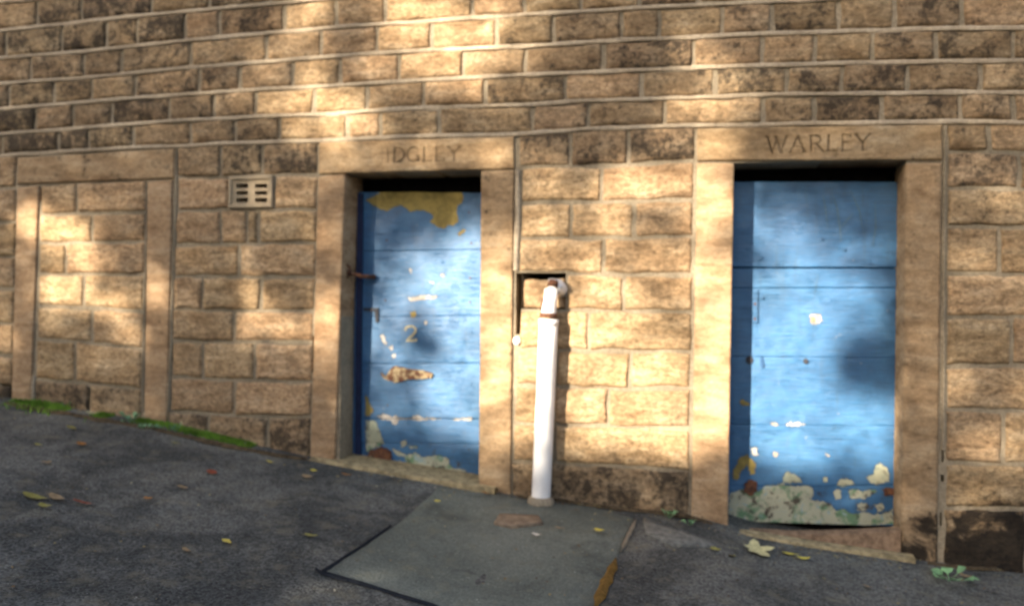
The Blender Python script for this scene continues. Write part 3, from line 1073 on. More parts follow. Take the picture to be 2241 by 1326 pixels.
def wear_field(verts, outlines):
    A = np.array(verts)[:, [0, 2]]
    out = np.zeros((len(A), 4), np.float32); out[:, 3] = 1
    best = np.full((len(A), 3), -1.0)
    for kind, P in outlines:
        P = np.array(P); Q = np.roll(P, -1, 0)
        d = np.full(len(A), 9.0); ins = np.zeros(len(A), bool)
        for (x0, z0), (x1, z1) in zip(P, Q):
            ex, ez = x1 - x0, z1 - z0
            t = np.clip(((A[:, 0] - x0) * ex + (A[:, 1] - z0) * ez) / (ex * ex + ez * ez + 1e-12), 0, 1)
            d = np.minimum(d, np.hypot(A[:, 0] - x0 - t * ex, A[:, 1] - z0 - t * ez))
            cross = ((z0 > A[:, 1]) != (z1 > A[:, 1])) & (A[:, 0] < (x1 - x0) * (A[:, 1] - z0) / (z1 - z0 + 1e-12) + x0)
            ins ^= cross
        sd = np.where(ins, d, -d)
        best[:, kind] = np.maximum(best[:, kind], np.clip(sd / .03, -1, 1))
    out[:, :3] = best * .5 + .5
    return out


def door(name, label, edges_px, xl, xr, mats, gaps, wear=()):
    """edges_px: board edges from top to bottom as (left y, right y) pixels at the door plane; xl, xr world x"""
    d = empty(name, (0, 0, 0)); adopt(d); d.location = (0, 0, 0)
    d['label'] = label
    pl_ = xz; n = len(edges_px)
    pxl = project((xl, YD, 1.2))[0]; pxr = project((xr, YD, 1.2))[0]
    for i in range(n - 1):
        (a0, a1), (b0, b1) = edges_px[i], edges_px[i + 1]
        g = gaps[i]
        zt0 = at(pxl, a0, YD).z; zt1 = at(pxr, a1, YD).z; zb0 = at(pxl, b0, YD).z; zb1 = at(pxr, b1, YD).z
        q = [(xl, zt0), (xr, zt1), (xr, zb0 * 0 + zb1 + g), (xl, zb0 + g)]
        ob = block('board', q, mats[i], d, yface=YD + rng.uniform(-.002, .002), depth=.03, amp=.0022, rnd=.0035, cell=.008, edge=.001, seed=rng.uniform(0, 90), freq=4.0)
        co = np.empty(len(ob.data.vertices) * 3); ob.data.vertices.foreach_get('co', co)
        at_ = ob.data.attributes.new('wear', 'FLOAT_COLOR', 'POINT')
        at_.data.foreach_set('color', wear_field(co.reshape(-1, 3) + np.array(ob.location), wear).ravel())
    # dark space behind the boards
    bkm = mesh('door_backing', [(xl - .05, YD + .06, -.3), (xr + .05, YD + .06, -.3), (xr + .05, YD + .06, 2.4), (xl - .05, YD + .06, 2.4)], [(0, 1, 2, 3)])
    link('door_backing', bkm, M_DARK, d)
    return d


W1, W2 = [], []
OCHRE, CREAM, PALE = 0, 1, 2


def worn(pts, to, kind):
    to.append((kind, [xz(*p, YD) for p in pts]))


Z4 = lambda L_: [(740 + x / 3.7875, 350 + y / 3.7875) for x, y in L_]
Z5 = lambda L_: [(740 + x / 3.49, 700 + y / 3.49) for x, y in L_]
worn(Z4([(230, 335), (300, 300), (360, 255), (520, 250), (700, 252), (860, 250), (1000, 252), (1045, 300), (1030, 350), (990, 385), (985, 440), (1000, 520), (950, 545), (910, 545), (880, 575), (800, 545),
          (762, 510), (790, 475), (770, 440), (700, 420), (590, 430), (560, 400), (520, 380), (450, 395), (410, 428), (350, 410), (280, 370)]), W1, OCHRE)
worn(Z5([(207, 765), (290, 770), (322, 860), (352, 940), (330, 965), (260, 985), (214, 1020)]), W1, CREAM)
worn(Z5([(207, 555), (232, 610), (270, 705), (235, 735), (209, 735)]), W1, OCHRE)
worn(Z5([(410, 980), (470, 1000), (520, 1030), (600, 1010), (640, 1045), (760, 1030), (840, 1050), (850, 1100), (870, 1130), (960, 1140), (990, 1158), (700, 1165), (560, 1142), (490, 1125), (520, 1100), (505, 1045), (440, 1030)]), W1, CREAM)
worn(Z5([(470, 930), (520, 915), (530, 955), (480, 975)]), W1, CREAM)
worn(Z5([(535, 960), (600, 955), (610, 975), (560, 990)]), W1, CREAM)
worn(Z5([(430, 1110), (470, 1060), (490, 1120), (450, 1135)]), W1, CREAM)
worn(Z5([(300, 735), (345, 710), (420, 740), (440, 715), (460, 745), (560, 745), (610, 720), (650, 745), (780, 748), (780, 758), (690, 762), (650, 775), (570, 760), (470, 760), (445, 805), (415, 790), (400, 765), (330, 760)]), W1, PALE)
worn(Z5([(860, 752), (980, 750), (1010, 740), (1035, 755), (1010, 772), (900, 765)]), W1, PALE)
for pts in ([(318, 110), (345, 110), (375, 180), (365, 200), (330, 160)], [(385, 205), (410, 190), (425, 220), (405, 240)], [(410, 262), (435, 260), (438, 290), (415, 295)],
            [(650, 10), (680, 5), (680, 35), (655, 40)]):
    worn(Z5(pts), W1, PALE)
for pts in ([(560, 1140), (720, 1120), (830, 1125), (810, 1150), (700, 1160), (600, 1170)], [(580, 890), (610, 900), (600, 940)], [(850, 940), (885, 940), (880, 975), (850, 970)], [(755, 1010), (800, 1005), (790, 1030)], [(980, 610), (1045, 570), (1055, 585), (1010, 630)],
            [(590, 1260), (640, 1255), (650, 1300), (610, 1310)]):
    worn(Z4(pts), W1, PALE if pts[0][0] not in (980, 590) else OCHRE)
Z8 = lambda L_: [(1590 + x / 2.883, 740 + y / 2.883) for x, y in L_]
blobs = [([(690, 1090), (740, 1075), (800, 1105), (870, 1095), (930, 1110), (1000, 1100), (1045, 1075), (1058, 1172), (690, 1182)], CREAM),
         ([(15, 985), (60, 960), (110, 955), (170, 975), (215, 950), (250, 922), (300, 930), (350, 915), (430, 932), (500, 925), (545, 940), (545, 1000), (520, 1020), (610, 1025), (660, 1045), (690, 1085), (760, 1090), (800, 1110), (795, 1175), (500, 1180), (120, 1165), (10, 1140)], CREAM),
         ([(765, 965), (800, 948), (860, 965), (915, 945), (945, 965), (880, 1010), (785, 1012)], CREAM), ([(820, 1040), (890, 1032), (905, 1060), (870, 1095), (825, 1085)], CREAM), ([(930, 1050), (985, 1040), (1000, 1080), (950, 1100)], CREAM),
         ([(355, 870), (385, 835), (430, 855), (470, 890), (480, 912), (360, 912)], CREAM), ([(695, 915), (720, 885), (760, 880), (800, 900), (805, 925), (740, 935), (700, 935)], CREAM),
         ([(880, 880), (930, 850), (940, 800), (970, 790), (1010, 815), (1035, 860), (1020, 900), (960, 925), (900, 910)], CREAM), ([(605, 880), (630, 875), (640, 900), (610, 910)], CREAM),
         ([(40, 840), (80, 750), (130, 735), (190, 790), (180, 850), (150, 860), (130, 800), (90, 840), (70, 900), (40, 890)], OCHRE), ([(150, 690), (195, 690), (200, 740), (165, 750)], PALE),
         ([(292, 720), (322, 718), (325, 745), (298, 748)], PALE), ([(625, 728), (648, 728), (646, 746), (628, 744)], PALE), ([(75, 395), (100, 385), (150, 410), (140, 430), (95, 420)], OCHRE),
         ([(280, 535), (325, 532), (325, 548), (285, 550)], PALE), ([(370, 530), (450, 530), (500, 545), (440, 556), (380, 552)], PALE), ([(670, 980), (690, 950), (720, 960), (720, 1010), (690, 1015)], CREAM)]
for i, (pts, mt) in enumerate(blobs):
    worn(Z8(pts), W2, mt)
worn([(1772, 690), (1784, 684), (1796, 688), (1798, 702), (1788, 712), (1776, 708)], W2, PALE)
d1 = door('door', 'blue door with ochre and cream patches under the MIDGLEY lintel', [(420, 422), (551, 546), (694, 690), (797, 794), (916, 917), (968, 972), (1016, 1047)], -2.18, -1.20,
          [M_BLUE, M_BLUE, M_BLUE, M_BLUE, M_BLUE, M_PEEL1], [.002, .0012, .002, .003, .002, 0], W1)
d2 = door('door', 'paler blue door with flaking green foot under the WARLEY lintel', [(398, 398), (587, 588), (631, 630), (780, 783), (929, 932), (1064, 1062), (1140, 1152)], .06, 1.03,
          [M_BLUE2, M_BLUE2, M_BLUE2, M_BLUE2, M_BLUE2, M_PEEL2], [.007, .003, .0006, .0008, .0015, 0], W2)


# faded painted figure
two = [(887, 723), (889, 717), (895, 714), (904, 714), (910, 719), (910, 726), (904, 733), (896, 739), (890, 745), (902, 745), (914, 743)]
P = [Vector(xz(*p, YD)) for p in two]
lft = []; rgt = []
for i, p in enumerate(P):
    dd = (P[min(i + 1, len(P) - 1)] - P[max(i - 1, 0)]).normalized()
    nn = Vector((-dd.y, dd.x)) * (.0075 + .0015 * nz(p.x * 50, p.y * 50, 1))
    lft.append((p + nn)); rgt.append((p - nn))
for i in range(len(P)):
    pass
v = [(p.x, YD - .0055, p.y) for p in lft] + [(p.x, YD - .0055, p.y) for p in rgt]
m = len(P)
link('painted_number', mesh('painted_number', v, [(i, i + 1, m + i + 1, m + i) for i in range(m - 1)]), plain('faded_yellow_paint', (.33, .30, .20), .8, .2, .6, 70), d1)
# rusty strap, rust at the foot, latch and bolt
def lump(name, pts, parent, mat, Y, front, rag=.003, seed=2.0):
    P = ragged([xz(*p, Y) for p in pts], rag, 4, seed)
    return extrude_poly(name, P, Y + .004, Y - front, mat, parent)


lump('shaded_frame_strip', [(785, 424), (796, 424), (793, 700), (791, 1012), (779, 1010), (781, 700)], d1, plain('navy_shadowed_paint', (.010, .018, .055), .6), YD, .018, .001)  # door frame edge, the gap's shadow put into its navy colour
lump('strap_hinge', Z5([(330, 400), (370, 425), (420, 355), (450, 350), (540, 372), (690, 390), (728, 412), (715, 440), (640, 448), (560, 448), (440, 478), (375, 455), (350, 440)]), d1, M_STRAP, YD, .016, .006)
lump('rusty_hinge_remnant', Z5([(225, 1050), (250, 990), (330, 970), (405, 1000), (415, 1050), (380, 1085), (280, 1080)]), d1, M_RUST, YD, .018, .010)
lump('latch_plate', [(797, 674), (829, 674), (829, 704), (823, 706), (821, 681), (797, 680)], d1, M_IRON, YD, .010, .001)
h0 = at(772, 596, .07); h0.x = -2.098; h1 = at(792, 605, .12); h2 = at(820, 606, YD - .015)
tube('hasp', [h0, h0.lerp(h1, .5), h1, h2], [.013, .012, .013, .015], M_RUST, d1, 10)
tube('hasp_staple', [h0 + Vector((-.01, .0, .05)), h0 + Vector((.015, .0, .03)), h0 + Vector((.02, 0, -.01)), h0 + Vector((-.01, 0, -.035))], [.007] * 4, M_RUST, d1, 8)

for zy in (470, 530, 610, 660, 730, 775, 840, 890):
    for zx in (845, 1030):
        c_ = xz(zx + rng.uniform(-4, 4), zy + rng.uniform(-6, 6), YD)
        extrude_poly('nail_head', [(c_[0] + .005 * math.cos(i * math.pi / 4), c_[1] + .005 * math.sin(i * math.pi / 4)) for i in range(8)], YD + .004, YD - .0045, M_RUST if rng.random() < .4 else M_BLUE, d1)
# second door furniture and flaking
lump('rusty_bolt_plate', Z8([(110, 920), (150, 890), (190, 905), (195, 960), (150, 990), (115, 970)]), d2, M_RUST, YD, .010, .009)
lump('rusty_bolt_plate', Z8([(975, 950), (1030, 935), (1070, 950), (1065, 985), (1000, 990)]), d2, M_RUST, YD, .010, .009)
lump('rust_spot', [(1774, 693), (1781, 692), (1783, 702), (1776, 704)], d2, plain('pale_rust', (.42, .20, .12), .9), YD, .007, .001)


def disc(name, px, py, r, mat, parent, Y=YD, front=.008):
    c = xz(px, py, Y)
    return extrude_poly(name, [(c[0] + r * math.cos(i * math.pi / 8), c[1] + r * 1.15 * math.sin(i * math.pi / 8)) for i in range(16)], Y + .004, Y - front, mat, parent)


disc('dark_hole_disc', 1640, 787, .019, M_IRON, d2)  # dark discs stand for open holes, their inner shade put into the colour
disc('dark_hole_disc', 1763, 790, .013, M_IRON, d2)
for px, py in ((1664, 563), (1951, 552), (1668, 650), (1953, 654), (1797, 522), (1846, 545)):
    disc('bolt_head', px, py, .009, M_BLUE2, d2, front=.014)
lump('hinge_plate', [(1647, 632), (1658, 632), (1658, 706), (1647, 706)], d2, M_BLUE2, YD, .012, .001)
for px, py in ((1652, 665), (1652, 698)):
    disc('hinge_screw', px, py, .006, M_RUST, d2, front=.015)
lump('latch_scar', [(1664, 782), (1668, 780), (1673, 800), (1668, 806), (1664, 800)], d2, plain('scraped_dark_blue', (.03, .09, .2), .5), YD, .008, .001)
M_SCR = plain('scratched_paint', (.09, .15, .20), .8, .2, .3, 60)
for pts in ([(1800, 425), (1806, 455), (1811, 500)], [(1822, 425), (1832, 458), (1838, 500), (1840, 530)], [(1860, 415), (1880, 460), (1890, 515)], [(1915, 440), (1916, 500), (1909, 540)], [(1838, 500), (1856, 480), (1868, 466)], [(1790, 600), (1784, 640)]):
    P = [Vector(xz(*p, YD)) for p in pts]
    v = []
    for i, p in enumerate(P):
        dd = (P[min(i + 1, len(P) - 1)] - P[max(i - 1, 0)]).normalized()
        w = .0032 if 0 < i < len(P) - 1 else .001
        for s in (-1, 1):
            v.append((p.x - dd.y * w * s, YD - .0052, p.y + dd.x * w * s))
    link('scratch', mesh('scratch', v, [(2 * i, 2 * i + 1, 2 * i + 3, 2 * i + 2) for i in range(len(P) - 1)]), M_SCR, d2)

# ------------------------------------------------------------------ thresholds
def threshold(name, pts_top, y0, y1, drop, mat, label, seed):
    """long thin stone at the foot of a doorway, its top edge along pts (px), from y0 (front) back to y1"""
    P = [at(*p, y0) for p in pts_top]
    Q = []
    for a, b in zip(P, P[1:]):
        k = max(1, int((b - a).length / .06))
        Q += [a.lerp(b, j / k) for j in range(k)]
    Q.append(P[-1])
    v = []; f = []
    for p in Q:
        w = .004 * nz(p.x * 9, seed, 1.0); u_ = .003 * nz(p.x * 14, seed, 5.0)
        for y, z in ((y1, p.z + .004), (y0 + .02, p.z + u_), (y0 + .006 + w, p.z - .003 + u_), (y0 + w, p.z - .012), (y0 + w, p.z - drop)):
            v.append((p.x, y, z))
    for i in range(len(Q) - 1):
        for s in range(4):
            f.append((i * 5 + s, i * 5 + s + 1, (i + 1) * 5 + s + 1, (i + 1) * 5 + s))
    f.append(tuple(range(5))); f.append(tuple(range((len(Q) - 1) * 5, len(Q) * 5))[::-1])
    o = link(name, mesh(name, v, f), mat, None, True)
    o['label'] = label
    return adopt(o)


threshold('threshold', [(676, 1003), (740, 1012), (900, 1040), (1082, 1070)], -.07, .24, .2, M_KERB, 'thin pale sloping threshold stone of the MIDGLEY doorway', 1.0)
threshold('threshold', [(1562, 1160), (1640, 1168), (1800, 1194), (2004, 1222)], -.075, -.004, .2, M_KERB, 'mossy pale threshold stone of the WARLEY doorway', 2.0)
threshold('door_sill', [(1594, 1160), (1740, 1168), (1850, 1166), (1972, 1160)], -.002, .06, .3, M_SILL, 'pinkish worn sill below the gap of the WARLEY door', 3.0)

# ------------------------------------------------------------------ downpipe
YP = -.085
pipe = empty('drainpipe', on_ground(1186, 1090)); PO = Vector(pipe.location)
tag(pipe, 'white painted iron drainpipe leaning slightly beside the MIDGLEY doorway', 'pipe')
pt = at(1201, 700, YP); pb = at(1184, 1092, YP)
dirp = (pb - pt).normalized()
pb = pb + dirp * .12
parts = []
path = [pt.lerp(pb, i / 8) for i in range(9)]
parts.append(tube('pipe', [pt - dirp * .0] + path[1:], [.0515] * 9, M_WHITE, None, 28))
parts.append(tube('socket', [pt - dirp * .004, pt + dirp * .03], [.0545, .0545], M_WHITE, None, 28))
fb = on_ground(1185, 1090); fb.z += .01
parts.append(tube('base_mortar', [at(1184, 1092, YP) + dirp * .06, at(1184, 1092, YP) - dirp * .004, at(1184, 1092, YP) - dirp * .016], [.085, .070, .053], M_MORTAR, None, 18))
a = at(1200, 690, YP)
parts.append(tube('rusty_collar', [a + dirp * .012, a - dirp * .014], [.048, .047], M_RUST, None, 24))
n0 = at(1201, 684, YP); n1 = at(1204, 660, YP); n2 = at(1206, 634, YP)
n3 = at(1210, 622, YP + .01); n4 = at(1220, 624, YP + .03); n5 = at(1227, 632, YP + .07); n6 = at(1229, 638, YP + .13)
parts.append(tube('swan_neck', [n0 + dirp * .02, n0, n1, n2, n3, n4, n5, n6], [.044, .041, .036, .037, .036, .036, .036, .036], M_WHITE, None, 22))
c0 = at(1209, 626, YP - .018)
parts.append(tube('rusty_cap', [c0, c0 - dirp * .028 + Vector((.004, .01, 0))], [.031, .026], M_RUST, None, 18))
for o in parts:
    o.parent = pipe; o.matrix_parent_inverse = Matrix.Translation(-PO)
# wire clip beside the neck
wv = tube('pipe_clip', [at(1189, 652, YP - .01), at(1185, 672, YP), at(1186, 684, YP + .02)], [.006] * 3, M_RUST, None, 8)
wv.parent = pipe; wv.matrix_parent_inverse = Matrix.Translation(-PO)
# blob of white paint on the jamb edge
bp = at(1130, 746, -.012)
bv = []; bf = []
for j in range(5):
    for i in range(10):
        a_ = i * math.pi / 5; r_ = .022 * math.cos(j * math.pi / 8.5)
        bv.append((bp.x + r_ * math.cos(a_), bp.y - .013 * math.sin(j * math.pi / 8.5) + .012, bp.z + r_ * 1.1 * math.sin(a_)))
for j in range(4):
    for i in range(10):
        bf.append((j * 10 + i, j * 10 + (i + 1) % 10, (j + 1) * 10 + (i + 1) % 10, (j + 1) * 10 + i))
bf.append(tuple(range(40, 50)))
o = link('paint_blob', mesh('paint_blob', bv, bf), M_WHITE, None, True); adopt(o)

# ------------------------------------------------------------------ fallen leaves
def leaf_mesh(name, length, width, seed, lobes=0):
    r_ = random.Random(seed)
    pts = []
    if lobes:
        for i in range(lobes * 4):
            a_ = math.pi * 2 * i / (lobes * 4)
            k = i % 4
            rad = (1.0 if k == 0 else .72 if k in (1, 3) else .46) * (1 if math.cos(a_) > -.5 else .62)
            pts.append((math.cos(a_) * rad * length * .55, math.sin(a_) * rad * width * .55))
    else:
        for i in range(12):
            a_ = math.pi * 2 * i / 12
            x = math.cos(a_); y = math.sin(a_) * (1 - .35 * x)
            pts.append((x * length * .5 * (1.15 if i == 0 else 1), y * width * .5 * r_.uniform(.85, 1.1)))
    cu_ = r_.uniform(.5, 1.4)
    v = [(0, 0, .003)]
    for s in (.55, 1.0):
        for x, y in pts:
            z = .004 + cu_ * (.16 * length * (x * s / length) ** 2 * 2 + .5 * abs(y * s) ** 1.5 * .8) + r_.uniform(0, .003)
            v.append((x * s, y * s, z))
    m = len(pts); f = []
    for i in range(m):
        f.append((0, 1 + i, 1 + (i + 1) % m))
        f.append((1 + i, 1 + m + i, 1 + m + (i + 1) % m, 1 + (i + 1) % m))
    # leaf stalk
    b = len(v)
    xs0 = -length * .5
    v += [(xs0 * .9, -.0012, .005), (xs0 * .9, .0012, .005), (xs0 * 1.5, .0010, .006), (xs0 * 1.5, -.0010, .006)]
    f.append((b, b + 3, b + 2, b + 1))
    return mesh(name, v, f)


LC = {k: plain('leaf_' + k, c, .65, .3, .25, 60, .4, .002) for k, c in
      dict(cream=(.46, .42, .21), yellow=(.48, .40, .06), bright=(.66, .52, .10), olive=(.22, .20, .05), tan=(.24, .17, .09), brown=(.13, .075, .035), orange=(.30, .13, .03), red=(.20, .05, .025), white=(.52, .48, .40)).items()}
LEAVES = [
 (203, 909, .085, .030, 'cream', 20, 'pale cream leaf lying on the green moss by the wall'),
 (157, 941, .06, .05, 'olive', -20, 'olive yellow leaf on the tarmac just below the moss'),
 (178, 976, .05, .04, 'orange', 30, 'small orange brown leaf on tarmac at far left'),
 (100, 1017, .05, .045, 'tan', 70, 'curled tan leaf on tarmac at far left'),
 (85, 978, .045, .03, 'olive', 10, 'dull olive leaf near the left edge below the moss'),
 (75, 1092, .12, .045, 'olive', 4, 'large dull olive yellow leaf, leftmost of a cluster on tarmac'),
 (125, 1094, .09, .035, 'tan', -8, 'tan end leaf of the yellow cluster on tarmac at left'),
 (100, 1113, .07, .03, 'olive', 0, 'olive leaf just below the yellow leaf cluster at left'),
 (182, 1105, .10, .035, 'red', 15, 'long reddish brown leaf right of the yellow cluster'),
 (323, 1096, .04, .035, 'orange', 50, 'small orange leaf alone on tarmac left of centre'),
 (400, 1071, .06, .035, 'tan', 0, 'flat tan leaf on tarmac below the red leaf'),
 (464, 1038, .06, .05, 'red', -15, 'curled red brown leaf standing up on the tarmac'),
 (496, 1191, .045, .038, 'bright', -20, 'bright yellow leaf on dark tarmac at lower left'),
 (408, 1212, .055, .03, 'tan', -30, 'tan leaf below and left of the bright yellow leaf'),
 (384, 974, .05, .03, 'olive', 10, 'olive tan leaf on tarmac below the small weeds'),
 (590, 1016, .05, .03, 'yellow', -15, 'small yellow leaf left of the first threshold'),
 (672, 1047, .06, .035, 'tan', 0, 'pale tan leaf below the left end of first threshold'),
 (687, 1034, .04, .03, 'yellow', 20, 'tiny yellow green leaf by the end of first threshold'),
 (680, 1178, .06, .025, 'olive', 0, 'olive leaf on tarmac left of the big flagstone'),
 (756, 1044, .05, .025, 'orange', 10, 'orange leaf close below the first threshold'),
 (957, 1107, .035, .028, 'yellow', 0, 'small yellow leaf at the top of the flagstone'),
 (1173, 1181, .04, .035, 'white', 0, 'whitish leaf on the flagstone below the brown patch'),
 (1224, 1165, .045, .025, 'tan', 0, 'small tan leaf right of the brown patch'),
 (1312, 1171, .055, .032, 'yellow', -15, 'yellow leaf near the right edge of the flagstone'),
 (1062, 1088, .05, .025, 'orange', -30, 'orange brown leaf at the right end of first threshold'),
 (1730, 1217, .085, .045, 'yellow', -5, 'yellow green leaf right of the large pale maple leaf'),
 (1757, 1228, .07, .032, 'yellow', 20, 'yellow leaf with drooping tip, farthest right before second threshold'),
 (1565, 1207, .05, .03, 'olive', 10, 'small greenish leaf left of the large pale maple leaf'),
 (1898, 1289, .05, .03, 'tan', -15, 'tan leaf on tarmac at lower right'),
 (1602, 1221, .05, .03, 'olive', 60, 'dull olive leaf just below left of the maple leaf'),
 (2110, 1264, .06, .03, 'tan', -10, 'tan leaf beside the low weed at lower right'),
 (1262, 1125, .04, .03, 'brown', 0, 'brown leaf against the dark foot stone by the pipe'),
]
for i, (px, py, l, w, c, ang, lab) in enumerate(LEAVES):
    p = on_ground(px, py)
    o = link('fallen_leaf', leaf_mesh('fallen_leaf', l, w, i + 3), LC[c])
    o.location = (p.x, p.y, ground_z(p.x, p.y) + (.02 if 850 < px < 1380 and py > 1085 else .008))
    o.rotation_euler = (math.radians(rng.uniform(-12, 16)), math.radians(7 + rng.uniform(-6, 6)), math.radians(ang))
    tag(o, lab, 'leaf', 'fallen leaves on the lane')
p = on_ground(1652, 1210)
o = link('maple_leaf', leaf_mesh('maple_leaf', .19, .17, 5, 5), LC['cream'])
o.location = (p.x, p.y, ground_z(p.x, p.y) + .012); o.rotation_euler = (math.radians(14), math.radians(6), math.radians(25))
tag(o, 'large pale cream maple leaf lying before the second threshold', 'leaf')

M_SOIL = plain('brown_grit', (.085, .062, .036), .95, .1, .5, 30, .9, .01)
for k_, (pts, wd) in enumerate([([(10, 884), (100, 898), (250, 925), (370, 948), (500, 978), (600, 997), (672, 1008)], .05), ([(1130, 1088), (1230, 1098), (1330, 1112), (1420, 1122), (1500, 1130), (1560, 1150)], .03), ([(2030, 1236), (2120, 1246), (2241, 1250), (2400, 1262)], .025)]):
    ground_strip('grit_verge', pts, wd, M_SOIL, .012, lane, seed=20 + k_)
lr = random.Random(21)
tv = []; tf = []
for _ in range(1500):
    if lr.random() < .6:
        X = lr.uniform(-5, 1.9); Y = -.01 - abs(lr.gauss(0, .09))
        if D1[0] < X < D1[1] or D2[0] < X < D2[1]: Y -= .08
    else:
        X = lr.uniform(-5, 2.2); Y = lr.uniform(-2.6, -.1)
    z = ground_z(X, Y) + .009
    r_ = lr.uniform(.003, .011); a_ = lr.uniform(0, 6.28); b = len(tv)
    for q in range(4):
        rr = r_ * (1.0 if q % 2 == 0 else .5)
        tv.append((X + rr * math.cos(a_ + q * 1.571), Y + rr * math.sin(a_ + q * 1.571), z + lr.uniform(0, r_ * .7)))
    tf += [(b, b + 1, b + 2), (b, b + 2, b + 3)]
kt = NT('leaf_litter_bits', .85, .2)
gi = kt.new('ShaderNodeNewGeometry').outputs['Random Per Island']
litter = link('leaf_litter', mesh('leaf_litter', tv, tf), kt.out(kt.ramp(gi, [(.0, (.05, .035, .02)), (.35, (.13, .085, .04)), (.6, (.22, .16, .08)), (.85, (.30, .25, .10)), (1.0, (.36, .33, .25))])))
tag(litter, 'brown crumbs of leaf and grit scattered over the tarmac', 'litter', None, 'stuff')
# ------------------------------------------------------------------ moss and weeds along the foot of the wall
mr = random.Random(5)
mv = []; mf = []
MP = [(40, 878), (75, 884), (200, 905), (300, 925), (420, 955), (520, 978), (600, 994)]
def moss_w(px):                                   # reach from the wall, metres
    return .17 if px < 160 else .12 if px < 250 else .10 if px < 330 else .085 if px < 560 else .04
for _ in range(9000):
    px = mr.uniform(45, 600)
    X = xz(px, 900)[0] + mr.uniform(-.02, .02)
    dens = 1.0 if px < 160 else .55 if px < 330 else .75 if px < 560 else .35
    if nz(X * 7, 2.0, 0) * .5 + .5 > dens * .9: continue
    Y = -abs(mr.gauss(0, .45)) * moss_w(px) - .01
    z = ground_z(X, Y)
    hgt = mr.uniform(.006, .026) * (1.6 if 80 < px < 150 else 1)
    a_ = mr.uniform(0, 6.28); w = mr.uniform(.003, .007)
    lx, ly = mr.uniform(-.012, .012), mr.uniform(-.018, .006)
    b = len(mv)
    mv += [(X - w * math.cos(a_), Y - w * math.sin(a_), z - .002), (X + w * math.cos(a_), Y + w * math.sin(a_), z - .002), (X + lx, Y + ly, z + hgt)]
    mf.append((b, b + 1, b + 2))
moss = link('moss', mesh('moss', mv, mf), M_MOSS)
tag(moss, 'bright green moss and fine grass along the foot of the wall', 'moss', None, 'stuff')


def weed(px, py, size, nleaf, label, seed, flat=.4, off=.0):
    r_ = random.Random(seed)
    p = on_ground(px, py)
    root = empty('weed', (p.x, p.y, ground_z(p.x, p.y)))
    tag(root, label, 'weed', 'weeds at the foot of the wall')
    sv = []; sf = []
    for i in range(nleaf):
        a_ = 2 * math.pi * i / nleaf + r_.uniform(-.3, .3)
        L_ = size * r_.uniform(.55, 1.0); hz = size * r_.uniform(.1, .9) * flat + .01
        tip = Vector((math.cos(a_) * L_, math.sin(a_) * L_, hz))
        sd = Vector((-math.sin(a_), math.cos(a_), 0))
        b = len(sv)
        sv += [-sd * .0015, sd * .0015, tip * .55 + sd * .0015, tip * .55 - sd * .0015]
        sf.append((b, b + 1, b + 2, b + 3))
        w = size * r_.uniform(.16, .26)
        st = tip * .5; mid = tip * .8 + Vector((0, 0, .012))
        lv = [st, st.lerp(mid, .5) + sd * w * .8, mid + sd * w, tip.lerp(mid, .4) + sd * w * .6, tip, tip.lerp(mid, .4) - sd * w * .6, mid - sd * w, st.lerp(mid, .5) - sd * w * .8, mid + Vector((0, 0, -.006))]
        link('leaf', mesh('leaf', lv, [(8, j, (j + 1) % 8) for j in range(8)]), M_WEED, root)
    link('stem', mesh('stem', sv, sf), M_WEED, root)
    return root


weed(284, 926, .085, 8, 'leafy pale green weed at the edge of the moss', 1, .8)
weed(316, 940, .06, 6, 'small weed right of the leafy pale green one', 2)
weed(344, 940, .04, 5, 'tiny seedling, middle of the three small weeds on moss', 3)
weed(384, 946, .055, 6, 'upright seedling, rightmost of the weeds on the moss', 4, 1.0)
weed(144, 893, .045, 5, 'seedling growing in the thick green moss at left', 5, .8)
weed(1464, 1134, .055, 7, 'green weed at the corner of the flagstone by second door', 6, .9)
weed(1510, 1150, .05, 7, 'green weed against the foot of the second doorway', 7, .5)
weed(2078, 1272, .13, 9, 'straggling yellow green weed in the tarmac at lower right', 8, .45)

# ------------------------------------------------------------------ the tree across the lane that dapples the wall
# patches of sun on the wall: px, py, rx, ry, amount  (doors: read on the door, moved to the wall face)
LIT = [(680, 38, 58, 55, .9), (1000, 55, 175, 85, .9), (640, 150, 70, 50, .55), (690, 220, 140, 42, .65), (560, 225, 60, 40, .35), (790, 275, 70, 30, .75), (700, 285, 80, 24, .45),
       (980, 140, 160, 45, .55), (1080, 200, 80, 30, .40), (760, 345, 70, 32, .5), (1085, 330, 50, 34, .5), (930, 340, 120, 30, .35),
       (1530, 120, 60, 40, .35), (1590, 180, 80, 42, .5), (1530, 250, 70, 40, .5), (1560, 320, 60, 50, .6), (1430, 320, 70, 40, .3), (1425, 400, 120, 36, .95), (1230, 420, 90, 60, .45),
       (1300, 560, 220, 110, .55), (1340, 800, 200, 135, 1.0), (1190, 800, 90, 170, 1.0), (1300, 930, 180, 50, .8), (1085, 880, 50, 105, 1.0), (1085, 680, 45, 120, .65), (1160, 740, 60, 80, .8),
       (1560, 430, 48, 110, .95), (1560, 620, 46, 180, .75), (1560, 850, 46, 130, 1.0), (1440, 960, 90, 45, .8),
       (140, 505, 75, 45, .85), (185, 575, 60, 42, .95), (125, 640, 55, 40, .75), (60, 500, 26, 70, .75), (240, 662, 55, 26, .5), (290, 745, 34, 45, .35), (340, 640, 24, 70, .6),
       (560, 650, 28, 40, .5), (610, 715, 95, 28, .9), (712, 715, 30, 70, .7), (710, 470, 34, 80, .4), (12, 720, 20, 70, .5), (620, 420, 80, 50, .3),
       (2130, 390, 70, 60, .2), (2020, 700, 30, 300, .15), (2160, 720, 110, 330, .12)]
